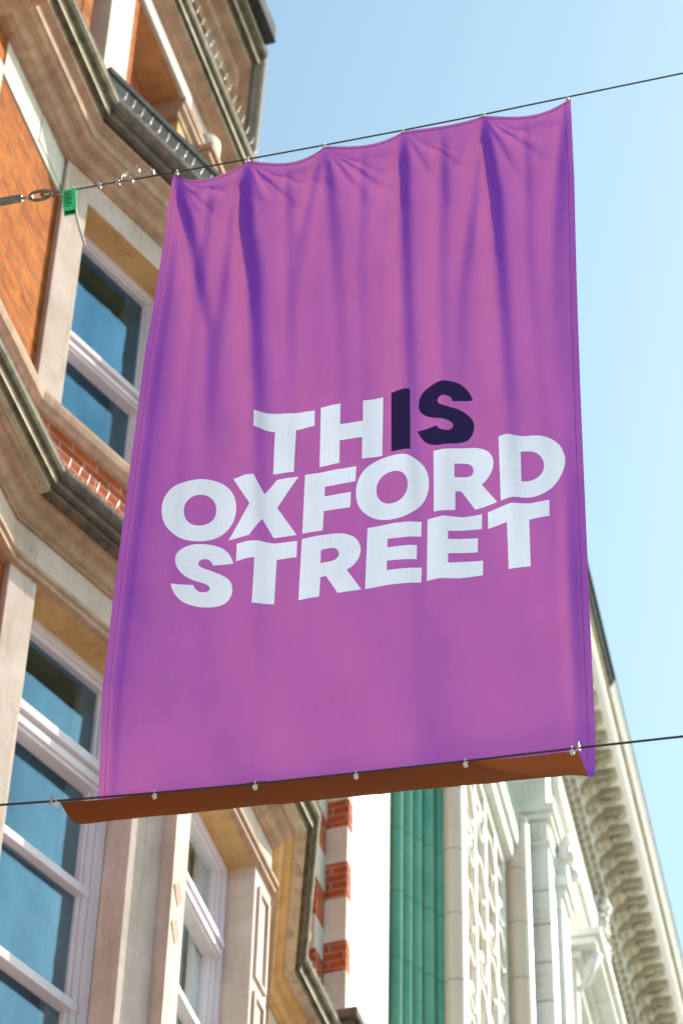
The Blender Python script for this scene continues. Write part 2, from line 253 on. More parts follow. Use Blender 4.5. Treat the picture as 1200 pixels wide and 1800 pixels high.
# ================================================================== BANNER
BF = Fr((0, 8.5), 86)
GLYPHS = [
  ('T',0,[(-3.2655,12.2927),(-2.9917,12.2429),(-2.9908,12.1375),(-3.0768,12.1409),(-3.0772,11.8553),(-3.1706,11.8659),(-3.1715,12.1493),(-3.263,12.1849)],[]),
  ('H',0,[(-2.964,12.2496),(-2.8732,12.2476),(-2.8723,12.1058),(-2.7695,12.102),(-2.7714,12.244),(-2.6811,12.242),(-2.6813,11.8443),(-2.7706,11.8446),(-2.7708,11.9918),(-2.8721,11.9979),(-2.871,11.8491),(-2.9617,11.8524)],[]),
  ('I',1,[(-2.6425,12.2513),(-2.5561,12.2475),(-2.5554,11.8465),(-2.6409,11.858)],[]),
  ('S',1,[(-2.2807,12.1108),(-2.3685,12.1193),(-2.3712,12.1335),(-2.3755,12.1463),(-2.3845,12.1554),(-2.3954,12.1615),(-2.4071,12.1652),(-2.4182,12.1649),(-2.4275,12.1583),(-2.4337,12.1481),(-2.435,12.1355),(-2.432,12.1226),(-2.4252,12.1128),(-2.414,12.1037),(-2.4036,12.0976),(-2.3912,12.0915),(-2.3778,12.0842),(-2.367,12.0781),(-2.3553,12.0715),(-2.3437,12.0641),(-2.3329,12.0555),(-2.3197,12.0418),(-2.3076,12.0262),(-2.2973,12.01),(-2.2889,11.9934),(-2.2823,11.9761),(-2.2782,11.9582),(-2.2773,11.9387),(-2.279,11.9187),(-2.2826,11.9006),(-2.2878,11.8853),(-2.2949,11.8719),(-2.3037,11.8614),(-2.314,11.8544),(-2.3261,11.8503),(-2.3395,11.8479),(-2.3508,11.8473),(-2.363,11.848),(-2.3758,11.8492),(-2.3887,11.85),(-2.3993,11.8497),(-2.4103,11.849),(-2.4213,11.8484),(-2.4321,11.8487),(-2.4424,11.8506),(-2.4546,11.8555),(-2.4664,11.8623),(-2.4774,11.8707),(-2.4871,11.88),(-2.498,11.895),(-2.5069,11.912),(-2.5141,11.9279),(-2.5209,11.9472),(-2.5258,11.9652),(-2.44,11.9794),(-2.4374,11.9686),(-2.4329,11.9583),(-2.4226,11.9488),(-2.4105,11.9414),(-2.3989,11.9379),(-2.388,11.9382),(-2.3786,11.9433),(-2.3717,11.9516),(-2.3689,11.9626),(-2.3697,11.9744),(-2.3743,11.9846),(-2.3831,11.9944),(-2.3968,12.004),(-2.4145,12.0139),(-2.425,12.0192),(-2.4368,12.0247),(-2.4487,12.0306),(-2.4596,12.037),(-2.473,12.0465),(-2.4853,12.0568),(-2.4958,12.0675),(-2.5078,12.0837),(-2.5158,12.1006),(-2.5196,12.1177),(-2.5203,12.1367),(-2.5196,12.1601),(-2.5157,12.1844),(-2.5108,12.2),(-2.5041,12.2151),(-2.4956,12.2282),(-2.4846,12.2386),(-2.4717,12.247),(-2.4589,12.2534),(-2.4468,12.258),(-2.4347,12.2607),(-2.4222,12.2618),(-2.4091,12.2619),(-2.3956,12.2604),(-2.381,12.2561),(-2.3687,12.2506),(-2.3554,12.2435),(-2.3425,12.235),(-2.3311,12.2255),(-2.3187,12.2105),(-2.3083,12.1937),(-2.2998,12.1775),(-2.2906,12.1551),(-2.2849,12.1357),(-2.2821,12.1222)],[]),
  ('O',0,[(-3.3239,11.6718),(-3.324,11.6419),(-3.3269,11.6154),(-3.3322,11.591),(-3.34,11.5686),(-3.3501,11.5484),(-3.3624,11.5306),(-3.3768,11.5153),(-3.393,11.5028),(-3.411,11.4932),(-3.4305,11.4866),(-3.4516,11.4832),(-3.4755,11.483),(-3.4996,11.4859),(-3.5212,11.4918),(-3.5415,11.5007),(-3.5606,11.5124),(-3.5782,11.5269),(-3.5941,11.544),(-3.6083,11.5634),(-3.6204,11.585),(-3.6304,11.6086),(-3.6381,11.6339),(-3.6434,11.661),(-3.6464,11.6913),(-3.6468,11.7216),(-3.6444,11.7484),(-3.6394,11.7734),(-3.6318,11.7964),(-3.6218,11.8172),(-3.6095,11.8356),(-3.595,11.8514),(-3.5785,11.8643),(-3.5602,11.8743),(-3.5402,11.8811),(-3.5186,11.8846),(-3.4941,11.8846),(-3.4695,11.8814),(-3.4475,11.8752),(-3.4268,11.8658),(-3.4076,11.8536),(-3.3899,11.8385),(-3.3739,11.8208),(-3.3599,11.8008),(-3.348,11.7788),(-3.3384,11.7548),(-3.3311,11.7293),(-3.3263,11.7021)],[(-3.4121,11.6781),(-3.412,11.6632),(-3.413,11.65),(-3.4152,11.6378),(-3.4185,11.6266),(-3.4228,11.6164),(-3.4281,11.6073),(-3.4343,11.5995),(-3.4413,11.5931),(-3.4491,11.588),(-3.4577,11.5845),(-3.4669,11.5825),(-3.4774,11.5822),(-3.488,11.5834),(-3.4974,11.5861),(-3.5064,11.5903),(-3.5147,11.596),(-3.5224,11.6031),(-3.5294,11.6115),(-3.5356,11.6211),(-3.541,11.6319),(-3.5454,11.6436),(-3.5487,11.6562),(-3.5511,11.6697),(-3.5524,11.6848),(-3.5526,11.7),(-3.5516,11.7134),(-3.5495,11.7258),(-3.5462,11.7373),(-3.5419,11.7477),(-3.5366,11.7569),(-3.5304,11.7648),(-3.5233,11.7713),(-3.5155,11.7764),(-3.5069,11.7798),(-3.4975,11.7817),(-3.487,11.7819),(-3.4764,11.7805),(-3.4668,11.7776),(-3.4579,11.7731),(-3.4495,11.7672),(-3.4418,11.7599),(-3.4348,11.7513),(-3.4286,11.7416),(-3.4233,11.7308),(-3.4189,11.7191),(-3.4156,11.7065),(-3.4133,11.6931)]),
  ('X',0,[(-3.3443,11.8613),(-3.2935,11.8739),(-3.2539,11.8683),(-3.2033,11.7374),(-3.1517,11.8234),(-3.0545,11.818),(-3.1444,11.6379),(-3.0508,11.436),(-3.1522,11.4444),(-3.2056,11.5753),(-3.2574,11.4805),(-3.3496,11.472),(-3.2634,11.6805)],[]),
  ('F',0,[(-3.0248,11.8185),(-2.7949,11.803),(-2.7965,11.7056),(-2.9342,11.7123),(-2.9336,11.6493),(-2.8163,11.6411),(-2.8178,11.5442),(-2.9344,11.5534),(-2.9353,11.4285),(-3.0255,11.4342)],[]),
  ('O',0,[(-2.4775,11.6147),(-2.479,11.5839),(-2.483,11.5566),(-2.4894,11.5314),(-2.4981,11.5083),(-2.509,11.4874),(-2.522,11.4689),(-2.5369,11.453),(-2.5535,11.4399),(-2.5716,11.4298),(-2.5912,11.4227),(-2.6122,11.4189),(-2.6358,11.4183),(-2.6594,11.421),(-2.6804,11.4267),(-2.7001,11.4355),(-2.7183,11.4473),(-2.7349,11.4619),(-2.7498,11.4792),(-2.7628,11.4989),(-2.7737,11.5209),(-2.7823,11.5449),(-2.7887,11.5708),(-2.7925,11.5985),(-2.7939,11.6296),(-2.7928,11.6607),(-2.7891,11.6884),(-2.783,11.7141),(-2.7744,11.7378),(-2.7636,11.7593),(-2.7505,11.7785),(-2.7355,11.7949),(-2.7187,11.8085),(-2.7002,11.819),(-2.6803,11.8263),(-2.6589,11.8303),(-2.6348,11.8308),(-2.6108,11.8279),(-2.5895,11.8218),(-2.5697,11.8126),(-2.5513,11.8002),(-2.5347,11.785),(-2.5198,11.7671),(-2.507,11.7468),(-2.4963,11.7243),(-2.488,11.6998),(-2.482,11.6737),(-2.4785,11.6458)],[(-2.5665,11.6204),(-2.5672,11.6051),(-2.5689,11.5915),(-2.5717,11.5789),(-2.5755,11.5673),(-2.5803,11.5567),(-2.586,11.5473),(-2.5925,11.5392),(-2.5998,11.5325),(-2.6078,11.5272),(-2.6164,11.5235),(-2.6256,11.5213),(-2.636,11.5207),(-2.6464,11.5218),(-2.6556,11.5245),(-2.6642,11.5287),(-2.6722,11.5344),(-2.6794,11.5416),(-2.6859,11.5502),(-2.6915,11.56),(-2.6962,11.571),(-2.6999,11.583),(-2.7026,11.5959),(-2.7042,11.6098),(-2.7047,11.6254),(-2.7041,11.6409),(-2.7025,11.6548),(-2.6997,11.6676),(-2.6959,11.6795),(-2.6911,11.6902),(-2.6854,11.6998),(-2.6789,11.708),(-2.6715,11.7148),(-2.6635,11.7201),(-2.6548,11.7238),(-2.6455,11.7258),(-2.6351,11.7262),(-2.6247,11.7249),(-2.6154,11.722),(-2.6068,11.7175),(-2.5988,11.7115),(-2.5916,11.7041),(-2.5851,11.6954),(-2.5795,11.6855),(-2.5748,11.6744),(-2.5712,11.6624),(-2.5685,11.6495),(-2.567,11.6358)]),
  ('R',0,[(-2.4556,11.8162),(-2.4449,11.8166),(-2.4342,11.8172),(-2.4235,11.8178),(-2.4128,11.8183),(-2.4022,11.8187),(-2.3917,11.8188),(-2.3814,11.8186),(-2.3695,11.8178),(-2.3574,11.8165),(-2.3455,11.815),(-2.334,11.8133),(-2.3233,11.8115),(-2.3135,11.8097),(-2.3011,11.8075),(-2.2907,11.8054),(-2.2812,11.8027),(-2.2712,11.7986),(-2.2603,11.793),(-2.2492,11.7862),(-2.2386,11.7784),(-2.2293,11.7697),(-2.2192,11.756),(-2.211,11.7406),(-2.2048,11.725),(-2.2007,11.7098),(-2.1985,11.6944),(-2.198,11.6788),(-2.1992,11.6626),(-2.2021,11.6462),(-2.2065,11.6305),(-2.2126,11.6153),(-2.2202,11.6009),(-2.2281,11.5883),(-2.2361,11.5787),(-2.2445,11.5711),(-2.2528,11.5634),(-2.1876,11.4327),(-2.2833,11.4175),(-2.3401,11.5408),(-2.366,11.5462),(-2.3671,11.4276),(-2.457,11.4305)],[(-2.3678,11.7229),(-2.3567,11.7208),(-2.345,11.7188),(-2.3336,11.7167),(-2.3232,11.7144),(-2.3147,11.7117),(-2.3014,11.7038),(-2.2938,11.6935),(-2.2881,11.6791),(-2.2858,11.6636),(-2.2872,11.6493),(-2.292,11.6375),(-2.2985,11.6303),(-2.3115,11.6274),(-2.3205,11.6279),(-2.3316,11.6294),(-2.3439,11.6315),(-2.3565,11.6338),(-2.3686,11.6358)]),
  ('D',0,[(-2.1707,11.8312),(-2.1602,11.8326),(-2.1501,11.8343),(-2.1392,11.8354),(-2.1266,11.835),(-2.1166,11.8335),(-2.1055,11.8311),(-2.0938,11.8282),(-2.0819,11.8251),(-2.0703,11.8222),(-2.0593,11.8198),(-2.0469,11.8178),(-2.0347,11.8164),(-2.023,11.8151),(-2.0116,11.8133),(-2.0005,11.8106),(-1.9898,11.807),(-1.9793,11.8029),(-1.9693,11.7982),(-1.9597,11.7926),(-1.9508,11.7859),(-1.9404,11.776),(-1.9308,11.7646),(-1.9221,11.7519),(-1.9146,11.738),(-1.9083,11.722),(-1.9031,11.7043),(-1.899,11.6863),(-1.8961,11.6696),(-1.8941,11.6505),(-1.8941,11.6328),(-1.8965,11.6129),(-1.899,11.5988),(-1.9023,11.5836),(-1.9064,11.5678),(-1.9114,11.552),(-1.9174,11.537),(-1.9233,11.5246),(-1.93,11.512),(-1.9374,11.4996),(-1.9451,11.4878),(-1.9531,11.4769),(-1.961,11.4675),(-1.9707,11.458),(-1.9808,11.4499),(-1.9911,11.4433),(-2.0014,11.4378),(-2.0116,11.4335),(-2.0214,11.4304),(-2.0311,11.4287),(-2.0408,11.4281),(-2.0508,11.4283),(-2.0612,11.4289),(-2.0723,11.4305),(-2.0838,11.4334),(-2.0957,11.4367),(-2.1074,11.4395),(-2.1187,11.4411),(-2.1297,11.441),(-2.1403,11.4399),(-2.1508,11.4382),(-2.1613,11.4364),(-2.1719,11.4348)],[(-2.0803,11.7242),(-2.0685,11.7229),(-2.0567,11.7216),(-2.0451,11.7188),(-2.0336,11.7145),(-2.0224,11.7086),(-2.0121,11.7),(-2.0028,11.6874),(-1.9945,11.672),(-1.9883,11.6558),(-1.9847,11.6389),(-1.9833,11.6213),(-1.9841,11.6043),(-1.9873,11.5877),(-1.9926,11.5717),(-1.9996,11.5582),(-2.0085,11.548),(-2.0189,11.5403),(-2.0293,11.5347),(-2.0393,11.5313),(-2.0492,11.5299),(-2.0585,11.5297),(-2.0708,11.5316),(-2.0825,11.5346)]),
  ('S',0,[(-3.3219,11.3216),(-3.4093,11.3231),(-3.4131,11.3355),(-3.4182,11.3472),(-3.4267,11.3581),(-3.4369,11.366),(-3.4488,11.3683),(-3.46,11.3661),(-3.4682,11.3593),(-3.4729,11.3495),(-3.4726,11.338),(-3.4678,11.3263),(-3.459,11.3172),(-3.4453,11.3077),(-3.4359,11.3017),(-3.4249,11.2951),(-3.4132,11.2881),(-3.4018,11.2808),(-3.3905,11.2733),(-3.3791,11.2655),(-3.368,11.2573),(-3.3582,11.2486),(-3.3469,11.2362),(-3.3373,11.223),(-3.3297,11.2092),(-3.3244,11.1943),(-3.3211,11.1787),(-3.3192,11.1635),(-3.3184,11.149),(-3.3191,11.1349),(-3.3218,11.1212),(-3.3254,11.1109),(-3.3301,11.1007),(-3.3359,11.0912),(-3.3427,11.0834),(-3.3506,11.0776),(-3.3597,11.0732),(-3.3695,11.07),(-3.3797,11.0677),(-3.3882,11.0665),(-3.3972,11.0661),(-3.4065,11.0662),(-3.4158,11.0668),(-3.4251,11.0677),(-3.4342,11.0688),(-3.4433,11.0701),(-3.4525,11.0719),(-3.4617,11.0743),(-3.471,11.0775),(-3.4805,11.0813),(-3.4902,11.0857),(-3.4999,11.0908),(-3.5092,11.0967),(-3.518,11.1035),(-3.5283,11.1135),(-3.5381,11.1252),(-3.5471,11.1375),(-3.555,11.1497),(-3.5636,11.1663),(-3.5704,11.1831),(-3.5754,11.1976),(-3.5788,11.2125),(-3.5801,11.2247),(-3.4859,11.2087),(-3.4821,11.1967),(-3.4769,11.185),(-3.4679,11.1732),(-3.4567,11.164),(-3.443,11.1602),(-3.4299,11.1609),(-3.4207,11.1668),(-3.4155,11.1757),(-3.4158,11.1858),(-3.4204,11.1963),(-3.4277,11.2049),(-3.4404,11.2141),(-3.4482,11.2185),(-3.4576,11.2233),(-3.4679,11.2283),(-3.4782,11.2337),(-3.4876,11.2394),(-3.4984,11.247),(-3.5088,11.255),(-3.5187,11.2636),(-3.5278,11.273),(-3.5363,11.2835),(-3.5443,11.2948),(-3.5514,11.3066),(-3.5574,11.3183),(-3.5635,11.334),(-3.5677,11.3499),(-3.5702,11.3654),(-3.5709,11.3804),(-3.5697,11.3951),(-3.5666,11.4086),(-3.5613,11.4211),(-3.554,11.4324),(-3.5453,11.4422),(-3.538,11.4485),(-3.5298,11.4539),(-3.5209,11.4584),(-3.5116,11.4618),(-3.5016,11.4639),(-3.4909,11.465),(-3.48,11.4652),(-3.4691,11.4647),(-3.4585,11.4636),(-3.4479,11.4618),(-3.4372,11.4591),(-3.4261,11.4552),(-3.4166,11.4513),(-3.4066,11.4467),(-3.3966,11.4414),(-3.3871,11.4356),(-3.3784,11.4291),(-3.3688,11.4199),(-3.3602,11.4095),(-3.3524,11.3987),(-3.3457,11.3879),(-3.3384,11.373),(-3.3327,11.358),(-3.3283,11.3451),(-3.3244,11.3322)],[]),
  ('T',0,[(-3.3119,11.4405),(-3.2674,11.444),(-3.2133,11.4351),(-3.151,11.4098),(-3.0474,11.3975),(-3.0466,11.2951),(-3.1342,11.3034),(-3.136,11.0325),(-3.2307,11.057),(-3.2292,11.3353),(-3.2706,11.3376),(-3.3109,11.3332)],[]),
  ('R',0,[(-3.0261,11.4),(-3.0168,11.4),(-3.0076,11.4),(-2.9984,11.4001),(-2.9893,11.4002),(-2.98,11.4002),(-2.9708,11.4001),(-2.9615,11.3999),(-2.9521,11.3994),(-2.9425,11.3988),(-2.9325,11.398),(-2.9224,11.397),(-2.9123,11.396),(-2.9024,11.3948),(-2.8929,11.3935),(-2.884,11.3921),(-2.8759,11.3905),(-2.8647,11.3879),(-2.855,11.3851),(-2.8464,11.382),(-2.8383,11.3782),(-2.8301,11.3736),(-2.8195,11.3668),(-2.8093,11.3588),(-2.7998,11.3498),(-2.7917,11.3399),(-2.783,11.3246),(-2.7762,11.3076),(-2.7714,11.2911),(-2.7684,11.276),(-2.7673,11.2614),(-2.7677,11.2467),(-2.7696,11.231),(-2.7731,11.2152),(-2.7783,11.2005),(-2.7837,11.19),(-2.7904,11.1799),(-2.7974,11.1709),(-2.8039,11.1635),(-2.8153,11.1556),(-2.8262,11.1506),(-2.7607,11.0123),(-2.861,11.0171),(-2.9135,11.1351),(-2.9382,11.1357),(-2.9406,11.0201),(-3.0302,11.0234)],[(-2.94,11.3051),(-2.928,11.3056),(-2.9159,11.306),(-2.9044,11.3052),(-2.8933,11.3031),(-2.8827,11.2999),(-2.874,11.2944),(-2.8651,11.2801),(-2.8606,11.2639),(-2.8607,11.25),(-2.8653,11.2379),(-2.8703,11.2311),(-2.8772,11.2255),(-2.8876,11.2216),(-2.8961,11.2205),(-2.9064,11.2204),(-2.9177,11.2207),(-2.9292,11.2212),(-2.9403,11.2214)]),
  ('E',0,[(-2.7395,11.387),(-2.6266,11.3932),(-2.5097,11.3787),(-2.5114,11.2879),(-2.6535,11.3012),(-2.6539,11.2481),(-2.5288,11.2367),(-2.5304,11.1509),(-2.6549,11.1645),(-2.6545,11.1049),(-2.5099,11.0984),(-2.5116,11.0081),(-2.6653,11.0156),(-2.7447,11.0111)],[]),
  ('E',0,[(-2.4839,11.3869),(-2.4181,11.395),(-2.3352,11.3778),(-2.2556,11.3823),(-2.2578,11.2916),(-2.398,11.2985),(-2.3984,11.2479),(-2.2751,11.2379),(-2.2771,11.1522),(-2.399,11.1617),(-2.4002,11.105),(-2.2559,11.0971),(-2.2581,11.0093),(-2.3554,11.0058),(-2.4366,11.0206),(-2.4888,11.0144)],[]),
  ('T',0,[(-2.2299,11.3856),(-2.1278,11.4052),(-2.0457,11.3906),(-1.969,11.3981),(-1.9713,11.2987),(-2.0566,11.2922),(-2.0592,11.0151),(-2.1503,11.0207),(-2.1492,11.2972),(-2.2316,11.285)],[])]

CLIPS = [-3.741, -3.377, -2.99, -2.596, -2.196, -1.783]
FOLDS = [   # path [(depth, s)], how far it stands out, left and right flank widths, fade depth
    ([(0, -3.738), (.1, -3.728), (1.37, -3.515), (3, -3.44)], .036, .075, .034, 1.7),
    ([(0, -3.380), (.56, -3.376), (1.02, -3.322), (1.87, -3.275), (3.0, -3.230), (4.2, -3.2)], .050, .060, .034, 2.45),
    ([(0, -3.385), (.5, -3.445), (1.4, -3.480), (2.2, -3.50)], .030, .085, .026, 1.5),
    ([(0, -2.992), (.7, -2.955), (1.6, -2.90), (3, -2.88)], .020, .060, .040, 1.9),
    ([(0, -2.996), (.75, -3.110), (1.4, -3.15)], .020, .070, .030, 1.0),
    ([(0, -2.598), (.8, -2.603), (1.8, -2.580), (3, -2.56), (4, -2.55)], .036, .065, .030, 2.7),
    ([(0, -2.60), (.7, -2.70), (1.5, -2.74)], .016, .08, .035, 1.1),
    ([(0, -2.198), (.7, -2.165), (1.7, -2.145), (3, -2.13), (4.2, -2.12)], .046, .060, .030, 2.35),
    ([(0, -2.20), (.6, -2.25), (1.4, -2.335), (2.2, -2.36)], .030, .070, .030, 1.8),
    ([(0, -1.79), (.5, -1.85), (1.2, -1.90), (2.2, -1.93)], .022, .060, .030, 1.6),
    ([(0, -3.56), (1, -3.585), (2.5, -3.60), (4, -3.58)], .012, .05, .026, 2.8),
    ([(.1, -3.18), (1, -3.15), (2.6, -3.10), (4, -3.09)], .011, .05, .026, 2.5),
    ([(.1, -2.80), (1, -2.815), (2.6, -2.76), (4, -2.75)], .010, .05, .028, 2.4),
    ([(.3, -2.40), (1.2, -2.425), (2.6, -2.41), (4, -2.39)], .010, .05, .026, 2.6),
    ([(.1, -2.00), (1.2, -2.02), (2.6, -1.99), (4, -1.98)], .011, .05, .026, 2.6),
    ([(2.3, -2.42), (3.0, -2.44), (4, -2.5)], .010, .05, .04, 3.9),
    ([(2.3, -3.02), (3.2, -3.00), (4, -3.06)], .010, .06, .05, 3.8),
]
def lerp_path(p, t):
    if t <= p[0][0]: return p[0][1]
    for (a, x), (b_, y) in zip(p, p[1:]):
        if t <= b_:
            q = (t-a)/(b_-a); return x+(y-x)*q
    return p[-1][1]
CLIPA = [.045, .05, .045, .03, .04, .04]       # how far each pleat stands out
SAG = [.068, .064, .040, .003, .055]
Z_TOP, Z_TURN, L_CURL = 14.262, 10.10, .56
def s_left(z): return -3.759-.0131*(14.28-z)
def s_right(z): return -1.768-.026*(14.28-z)+.0022*(14.28-z)**2
def bez(p, t):
    a = (1-t)**3; b_ = 3*t*(1-t)**2; c = 3*t*t*(1-t); d = t**3
    return (a*p[0][0]+b_*p[1][0]+c*p[2][0]+d*p[3][0], a*p[0][1]+b_*p[1][1]+c*p[2][1]+d*p[3][1])
def cloth(s, z):
    """cloth point for a nominal position: s across, z down the hanging sheet (below Z_TURN it is arc length round the curl)"""
    t = max(0.0, Z_TOP-z); u = (s-s_left(z))/(s_right(z)-s_left(z))
    fade = 1 if z > Z_TURN else max(0, 1-(Z_TURN-z)/.3)
    n = 0
    for pth, A_, wl, wr, lf in FOLDS:
        cc = lerp_path(pth, t); d = s-cc; gr = min(1.0, t/.30)
        w_ = (wl if d < 0 else wr)*(.35+.65*min(1, t/.7))*(1+.18*max(0, t-1))
        n += A_*gr*(1+.5*math.exp(-(t/1.5)**2))*math.exp(-(max(t, 0)/lf)**2.2)*math.exp(-abs(d/w_)**1.8)
    for k, (c, a) in enumerate(zip(CLIPS, CLIPA)):
        if t < 1.1:                                                # short creases fanning down from the fixing
            rho = math.hypot(s-c, t+.004); th = math.atan2(s-c, t+.004)
            if rho < 1.1:
                for ti, ai in ((-.86, .6), (-.62, .9), (-.40, 1.2), (-.22, .9), (.16, .7), (.34, 1.2), (.56, 1.0), (.84, .6)):
                    tj = ti+.07*math.sin(k*5.1+ti*9)
                    x = (th-tj)/(.055 if ti > 0 else .065); x = x/.7 if x > 0 else x/1.4
                    n += .017*ai*a/.045*min(rho, .20)/.20*math.exp(-x*x)*math.exp(-(rho/(.42+.12*math.cos(ti*7+k)))**2)
    zz = z
    for k in range(5):
        a, b_ = CLIPS[k], CLIPS[k+1]
        if a < s < b_:
            x = (s-a)/(b_-a); x = x**(.8 if k == 0 else 1.25); q = 4*x*(1-x)
            zz -= SAG[k]*q**.9*math.exp(-t/.35)
            n -= .012*q*math.exp(-t/.5)
            n += SAG[k]*.10*math.sin((t+.10*q)*30)*q*math.exp(-((t-.12)/.13)**2)
    e = max(0.0, s-s_left(z))
    env = min(1, t/.6)
    n += .115*min(1, t/1.5)**.8*math.exp(-(e/.13)**1.3)*(1 if z > 10.6 else max(0, (z-10.0)/.6))
    n += .010*math.exp(-((e-.045)/.014)**2)*env*fade
    e2 = s_right(z)-s
    n += .022*math.exp(-((e2-.075)/.03)**2)*math.exp(-((z-10.8)/.7)**2)
    n += -.02*math.exp(-e2/.05)*env
    v = noise.noise(Vector((s*2.1, 0, z*.42)))*.030+noise.noise(Vector((s*5+z*1.3, 3, z*.9)))*.007+noise.noise(Vector((s*11-z*4.5, 7, z*2.2)))*.0016
    n += v*min(1, t/.5)*fade - .022*env*fade
    n += .02*math.sin(u*math.pi)*math.sin(min(1, t/4.1)*math.pi)
    if z >= Z_TURN-1e-9:
        return BF.P(s, n, zz)
    q = min(1, (Z_TURN-z)/L_CURL)
    tz = -.146*u*min(1, q/.35)**1.3                                              # the lower wire drops to the right
    P = [(0, Z_TURN), (0, Z_TURN-.19), (.17, 9.705), (.375, 9.702)]
    bn, bz = bez(P, q)
    sc = 0
    bx = [-3.833, -3.445, -3.055, -2.67, -2.259, -1.864]
    for k in range(5):
        if bx[k] < s < bx[k+1]:
            x = (s-bx[k])/(bx[k+1]-bx[k]); sc = 4*x*(1-x)
    cr = 0
    for c in bx:
        cr += .010*math.exp(-abs((s-c-(1-q)*.09)/(.02+.05*(1-q)))**1.6)
    bz += -.006*sc*q**3-cr*q*(1-q)*1.6*(q > .35) + (1-q)*q*noise.noise(Vector((s*7, q*4, 1)))*.008
    bn -= .006*sc*q**3
    return BF.P(s, n+bn, bz+tz)

def inside(p, poly):
    x, y = p; c = False; j = len(poly)-1
    for i in range(len(poly)):
        xi, yi = poly[i]; xj, yj = poly[j]
        if (yi > y) != (yj > y) and x < (xj-xi)*(y-yi)/(yj-yi)+xi: c = not c
        j = i
    return c

def make_banner():
    root = empty('banner', BF.P(-2.8, 0, Z_TOP))
    tag(root, 'large purple hanging banner reading THIS OXFORD STREET, orange brown on its curled underside', 'banner')
    H = .017
    zb = Z_TURN-L_CURL
    V2 = []; E2 = []
    def loop(pts):
        i0 = len(V2); V2.extend(pts); n = len(pts)
        E2.extend((i0+i, i0+(i+1) % n) for i in range(n))
    def dens(poly, h):
        o = []
        for i in range(len(poly)):
            a, b_ = poly[i], poly[(i+1) % len(poly)]; L = math.dist(a, b_); m = max(1, int(round(L/h)))
            o += [(a[0]+(b_[0]-a[0])*k/m, a[1]+(b_[1]-a[1])*k/m) for k in range(m)]
        return o
    nz = int((Z_TOP-zb)/H)
    zs = [Z_TOP-(Z_TOP-zb)*k/nz for k in range(nz+1)]
    left = [(s_left(z), z) for z in zs]; right = [(s_right(z), z) for z in zs]
    nx = 122
    top = [(left[0][0]+(right[0][0]-left[0][0])*k/nx, Z_TOP) for k in range(1, nx)]
    bot = [(left[-1][0]+(right[-1][0]-left[-1][0])*k/nx, zb) for k in range(1, nx)]
    loop(left+bot+right[::-1]+top[::-1])
    gl = []
    for nm, c, o, i in GLYPHS:
        o2 = dens(o, H); loop(o2)
        i2 = dens(i, H) if i else []
        if i2: loop(i2)
        xs = [p[0] for p in o]; ys = [p[1] for p in o]
        gl.append((c, o, i, min(xs), max(xs), min(ys), max(ys), o2+i2))
    edge = set()
    for g_ in gl:
        for p in g_[7]: edge.add((round(p[0]/H), round(p[1]/H)))
    for z in zs[1:-1]:
        a, b_ = s_left(z), s_right(z)
        for k in range(1, nx):
            p = (a+(b_-a)*k/nx, z); key = (round(p[0]/H), round(p[1]/H))
            if key in edge: continue
            V2.append(p)
    vv, ee, ff, _, _, _ = geometry.delaunay_2d_cdt([Vector(p) for p in V2], E2, [], 1, 1e-5)
    verts = [cloth(p.x, p.y) for p in vv]
    faces = []; mi = []
    for f in ff:
        x = sum(vv[i].x for i in f)/3; y = sum(vv[i].y for i in f)/3; m = 0
        for c, o, i, x0, x1, y0, y1, _p in gl:
            if x0 <= x <= x1 and y0 <= y <= y1 and inside((x, y), o) and not (i and inside((x, y), i)):
                m = 1+c; break
        faces.append(tuple(f)); mi.append(m)
    me = bpy.data.meshes.new('cloth'); me.from_pydata([tuple(v) for v in verts], [], faces)
    f0_ = me.polygons[len(faces)//2]
    if f0_.normal.dot(BF.n) < 0: me.flip_normals()
    uvl = me.uv_layers.new(name='UVMap')
    for lp in me.loops: uvl.data[lp.index].uv = (vv[lp.vertex_index].x, vv[lp.vertex_index].y)
    me.polygons.foreach_set('material_index', mi); me.polygons.foreach_set('use_smooth', [True]*len(faces))
    for mm in (cloth_mat('purple_cloth', (.20, .052, 1.0), (.335, .096, .165), .50), cloth_mat('white_print', (.80, .85, .90), (.50, .60, .80), .42), cloth_mat('navy_print', (.014, .014, .085), (.03, .012, .06), .20)):
        me.materials.append(mm)
    hem = MB()
    for fx in (lambda z: s_left(z)+.026, lambda z: s_right(z)-.026):
        P_ = [cloth(fx(z), z)+BF.n*.0015 for z in zs[:-24]]; hem.tube(P_, .0007, 4)
    P_ = [cloth(left[0][0]+.01+(right[0][0]-left[0][0]-.02)*k/240, Z_TOP-.024)+BF.n*.0015 for k in range(241)]; hem.tube(P_, .0011, 4)
    hem.build('hem_stitching', 'purple_thread', root)
    o = bpy.data.objects.new('cloth', me); COL.objects.link(o)
    ho = hem.build('hem', me.materials[0], root)
    if ho.data.polygons[0].normal.dot(BF.n) < 0: ho.data.flip_normals()
    o.parent = root; o.matrix_parent_inverse = Matrix.Translation(root.location).inverted()
    return root

